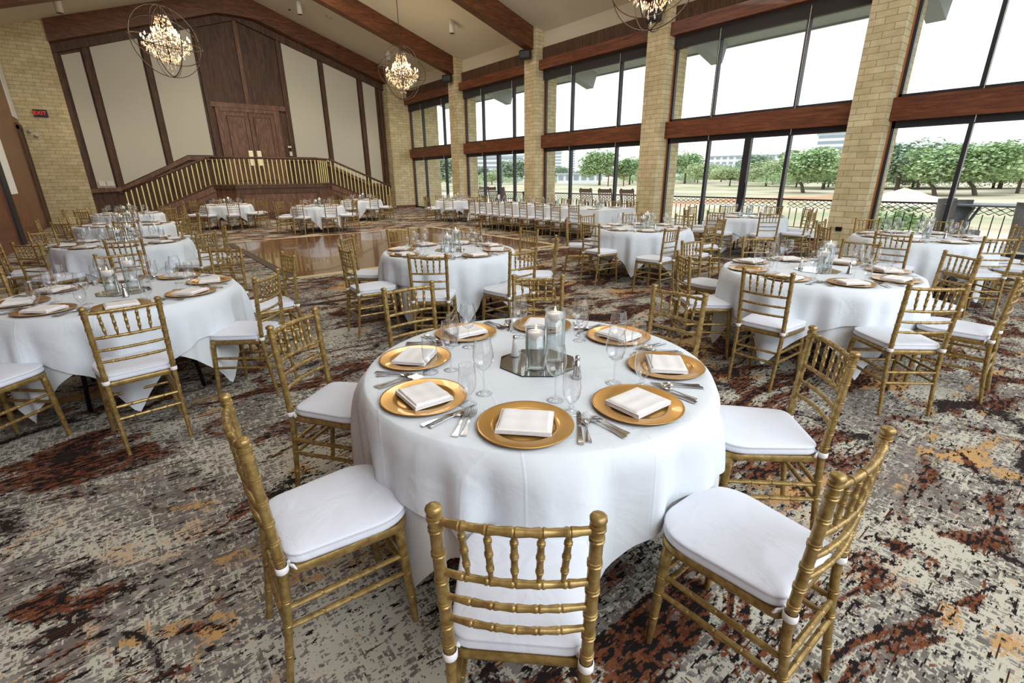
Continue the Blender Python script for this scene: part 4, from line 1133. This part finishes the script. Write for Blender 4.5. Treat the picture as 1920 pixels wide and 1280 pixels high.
trees += [(a_, d_, 5, s_, 'leafy shrub bank under the trees, '+w_) for a_, d_, s_, w_ in ((33.6, 225, 1.0, 'left pane of the fourth bay'), (31.2, 215, .9, 'left of the glass door stile'), (27.0, 200, .8, 'behind the glass door stile'), (24.0, 170, .95, 'right of the glass door stile'), (21.9, 140, .9, 'behind the leaning tree'), (19.2, 140, .9, 'beside the nearest brick pier'), (15.4, 125, 1.05, 'left of the sand mound'), (12.8, 135, 1.1, 'behind the sand mound'), (10.1, 130, 1.0, 'at the far right mullion'), (7.6, 130, 1.05, 'above the patio chairs'), (5.0, 125, 1.0, 'at the right picture edge'), (45.2, 230, .9, 'left pane of the middle bay'), (38.0, 220, .95, 'right pane of the middle bay'), (52.8, 230, .9, 'second farthest bay'), (57.0, 170, .8, 'farthest bay'))]
for az, d, p, sc, l in trees:
    a = radians(az)
    o = PT[p].put((d*cos(a), d*sin(a), ZG), rj.uniform(-.4, .4) if p == 2 else rj.uniform(0, 6), l, 'trees beyond the windows')
    o.scale = (sc*1.25, sc*1.25, sc)
for p in PT: pass
# buildings
def building(label, az, d, w, h, floors, cols, zb=ZG, dep=15, mat='stonecol', winh=.45, cont=False):
    a = radians(az); o = thing('office_building' if h > 5 else 'distant_building', label, 'building', (d*cos(a), d*sin(a), zb), a)
    MB().box(0, dep, -w/2, w/2, 0, h).build('walls', M[mat], o)
    fh = h/floors
    if cont:
        for f in range(floors): MB().box(-.3, 0, -w/2+.5, w/2-.5, f*fh+fh*.3, f*fh+fh*(.3+winh)).build('window_band', M['bluewin'], o)
    else:
        w0 = None
        for f in range(floors):
            for c in range(cols):
                q = (-.1, -w/2+(c+.5)*w/cols, f*fh+fh*.45)
                if w0 is None: w0 = MB().box(-.1, .1, -w/cols*.32, w/cols*.32, 0, fh*winh).build('window', M['bluewin'], o, False, q)
                else: k = w0.copy(); COL.objects.link(k); k.location = q
    MB().box(-.5, dep+.5, -w/2-.5, w/2+.5, h, h+.6).build('roof', M['greyroof'], o)
    return o
building('long white five storey office block above the trees', 26.3, 330, 47, 13.4, 5, 13, dep=20)
building('white office tower with dark window bands, right of the fourth bay', 19.6, 300, 13, 21.8, 8, 1, cont=True)
building('pale glass office block behind the trees in the second farthest bay', 53.2, 330, 35, 15.7, 6, 1, cont=True)
building('faint pale tower block in the middle window bay', 46.3, 420, 6, 22, 9, 1, cont=True)
building('faint tall tower beside the mullion of the middle bay', 44.8, 500, 7, 27.5, 12, 1, cont=True)
building('grey flat topped building over the trees in the far right bay', 13.3, 200, 5, 9.2, 3, 1, cont=True, mat='greyroof')
building('low white building with a long flat roof behind the pergola tree', 43.8, 200, 18, 3.6, 1, 6)
pg = thing('pergola', 'small reddish wooden pergola beyond the middle window bay', 'pergola', (150*cos(radians(39.8)), 150*sin(radians(39.8)), ZG), radians(39.8))
for x in (-1.5, 1.5):
    for y in (-2.2, 2.2): MB().box(x-.15, x+.15, y-.15, y+.15, 0, 2.9).build('post', M['wood_h'], pg)
MB().box(-2, 2, -2.9, 2.9, 2.9, 3.15).build('roof_slats', M['wood_h'], pg)

# ------------------------------------------------------------------ light
w = bpy.data.worlds.new('world'); bpy.context.scene.world = w; w.use_nodes = True; nt = w.node_tree; nt.nodes.clear(); N = NT(nt)
bg = N.n('Background'); out = N.n('OutputWorld'); N.l(bg.outputs[0], out.inputs[0])
tc = N.n('TexCoord'); s = N.n('SeparateXYZ'); N.l(tc.outputs['Generated'], s.inputs[0])
N.l(N.ramp(s.outputs[2], [(.0, (.93, .95, .97, 1)), (.35, (.84, .90, 1, 1)), (1, (.74, .85, 1, 1))]), bg.inputs[0]); bg.inputs[1].default_value = 2.1
sd = bpy.data.lights.new('sun', 'SUN'); sd.energy = 1.3; sd.angle = .05; sd.color = (1, .96, .88)
so_ = bpy.data.objects.new('sun', sd); COL.objects.link(so_); so_.rotation_euler = Vector((-.45, -.25, .86)).to_track_quat('Z', 'Y').to_euler()
def area(loc, target, sx, sy, e, col):  # added fill lamps, not fixtures of the room
    ld = bpy.data.lights.new('fill_light', 'AREA'); ld.shape = 'RECTANGLE'; ld.size = sx; ld.size_y = sy; ld.energy = e; ld.color = col
    o = bpy.data.objects.new('fill_light', ld); COL.objects.link(o); o.location = loc
    o.rotation_euler = (Vector(loc)-Vector(target)).to_track_quat('Z', 'Y').to_euler(); return o
area((2.5, -3.6, 5.2), (5, 9, .5), 8, 3, 400, (.93, .97, 1))  # added soft fill from behind the camera
area((5, 19.5, 8.3), (5.5, 24, 2), 3, 3, 330, (1, .93, .84))  # added fill to brighten the back wall and platform
area((3.5, 4.5, 8.1), (3.5, 5.5, 0), 4, 4, 150, (.97, .98, 1))  # added overhead fill for the near tables
area((5.5, 12.2, 8.3), (5.5, 14, 0), 3, 4, 420, (1, .95, .88))  # added overhead fill above the dance floor
sc = bpy.context.scene
sc.view_settings.view_transform = 'Standard'; sc.view_settings.look = 'None'; sc.view_settings.exposure = 0; sc.view_settings.gamma = 1
sc.cycles.use_denoising = True
sc.cycles.max_bounces = 7; sc.cycles.diffuse_bounces = 4; sc.cycles.glossy_bounces = 3; sc.cycles.transparent_max_bounces = 28; sc.cycles.transmission_bounces = 3
sc.cycles.caustics_reflective = False; sc.cycles.caustics_refractive = False; sc.cycles.sample_clamp_indirect = 6
sc.render.use_persistent_data = False
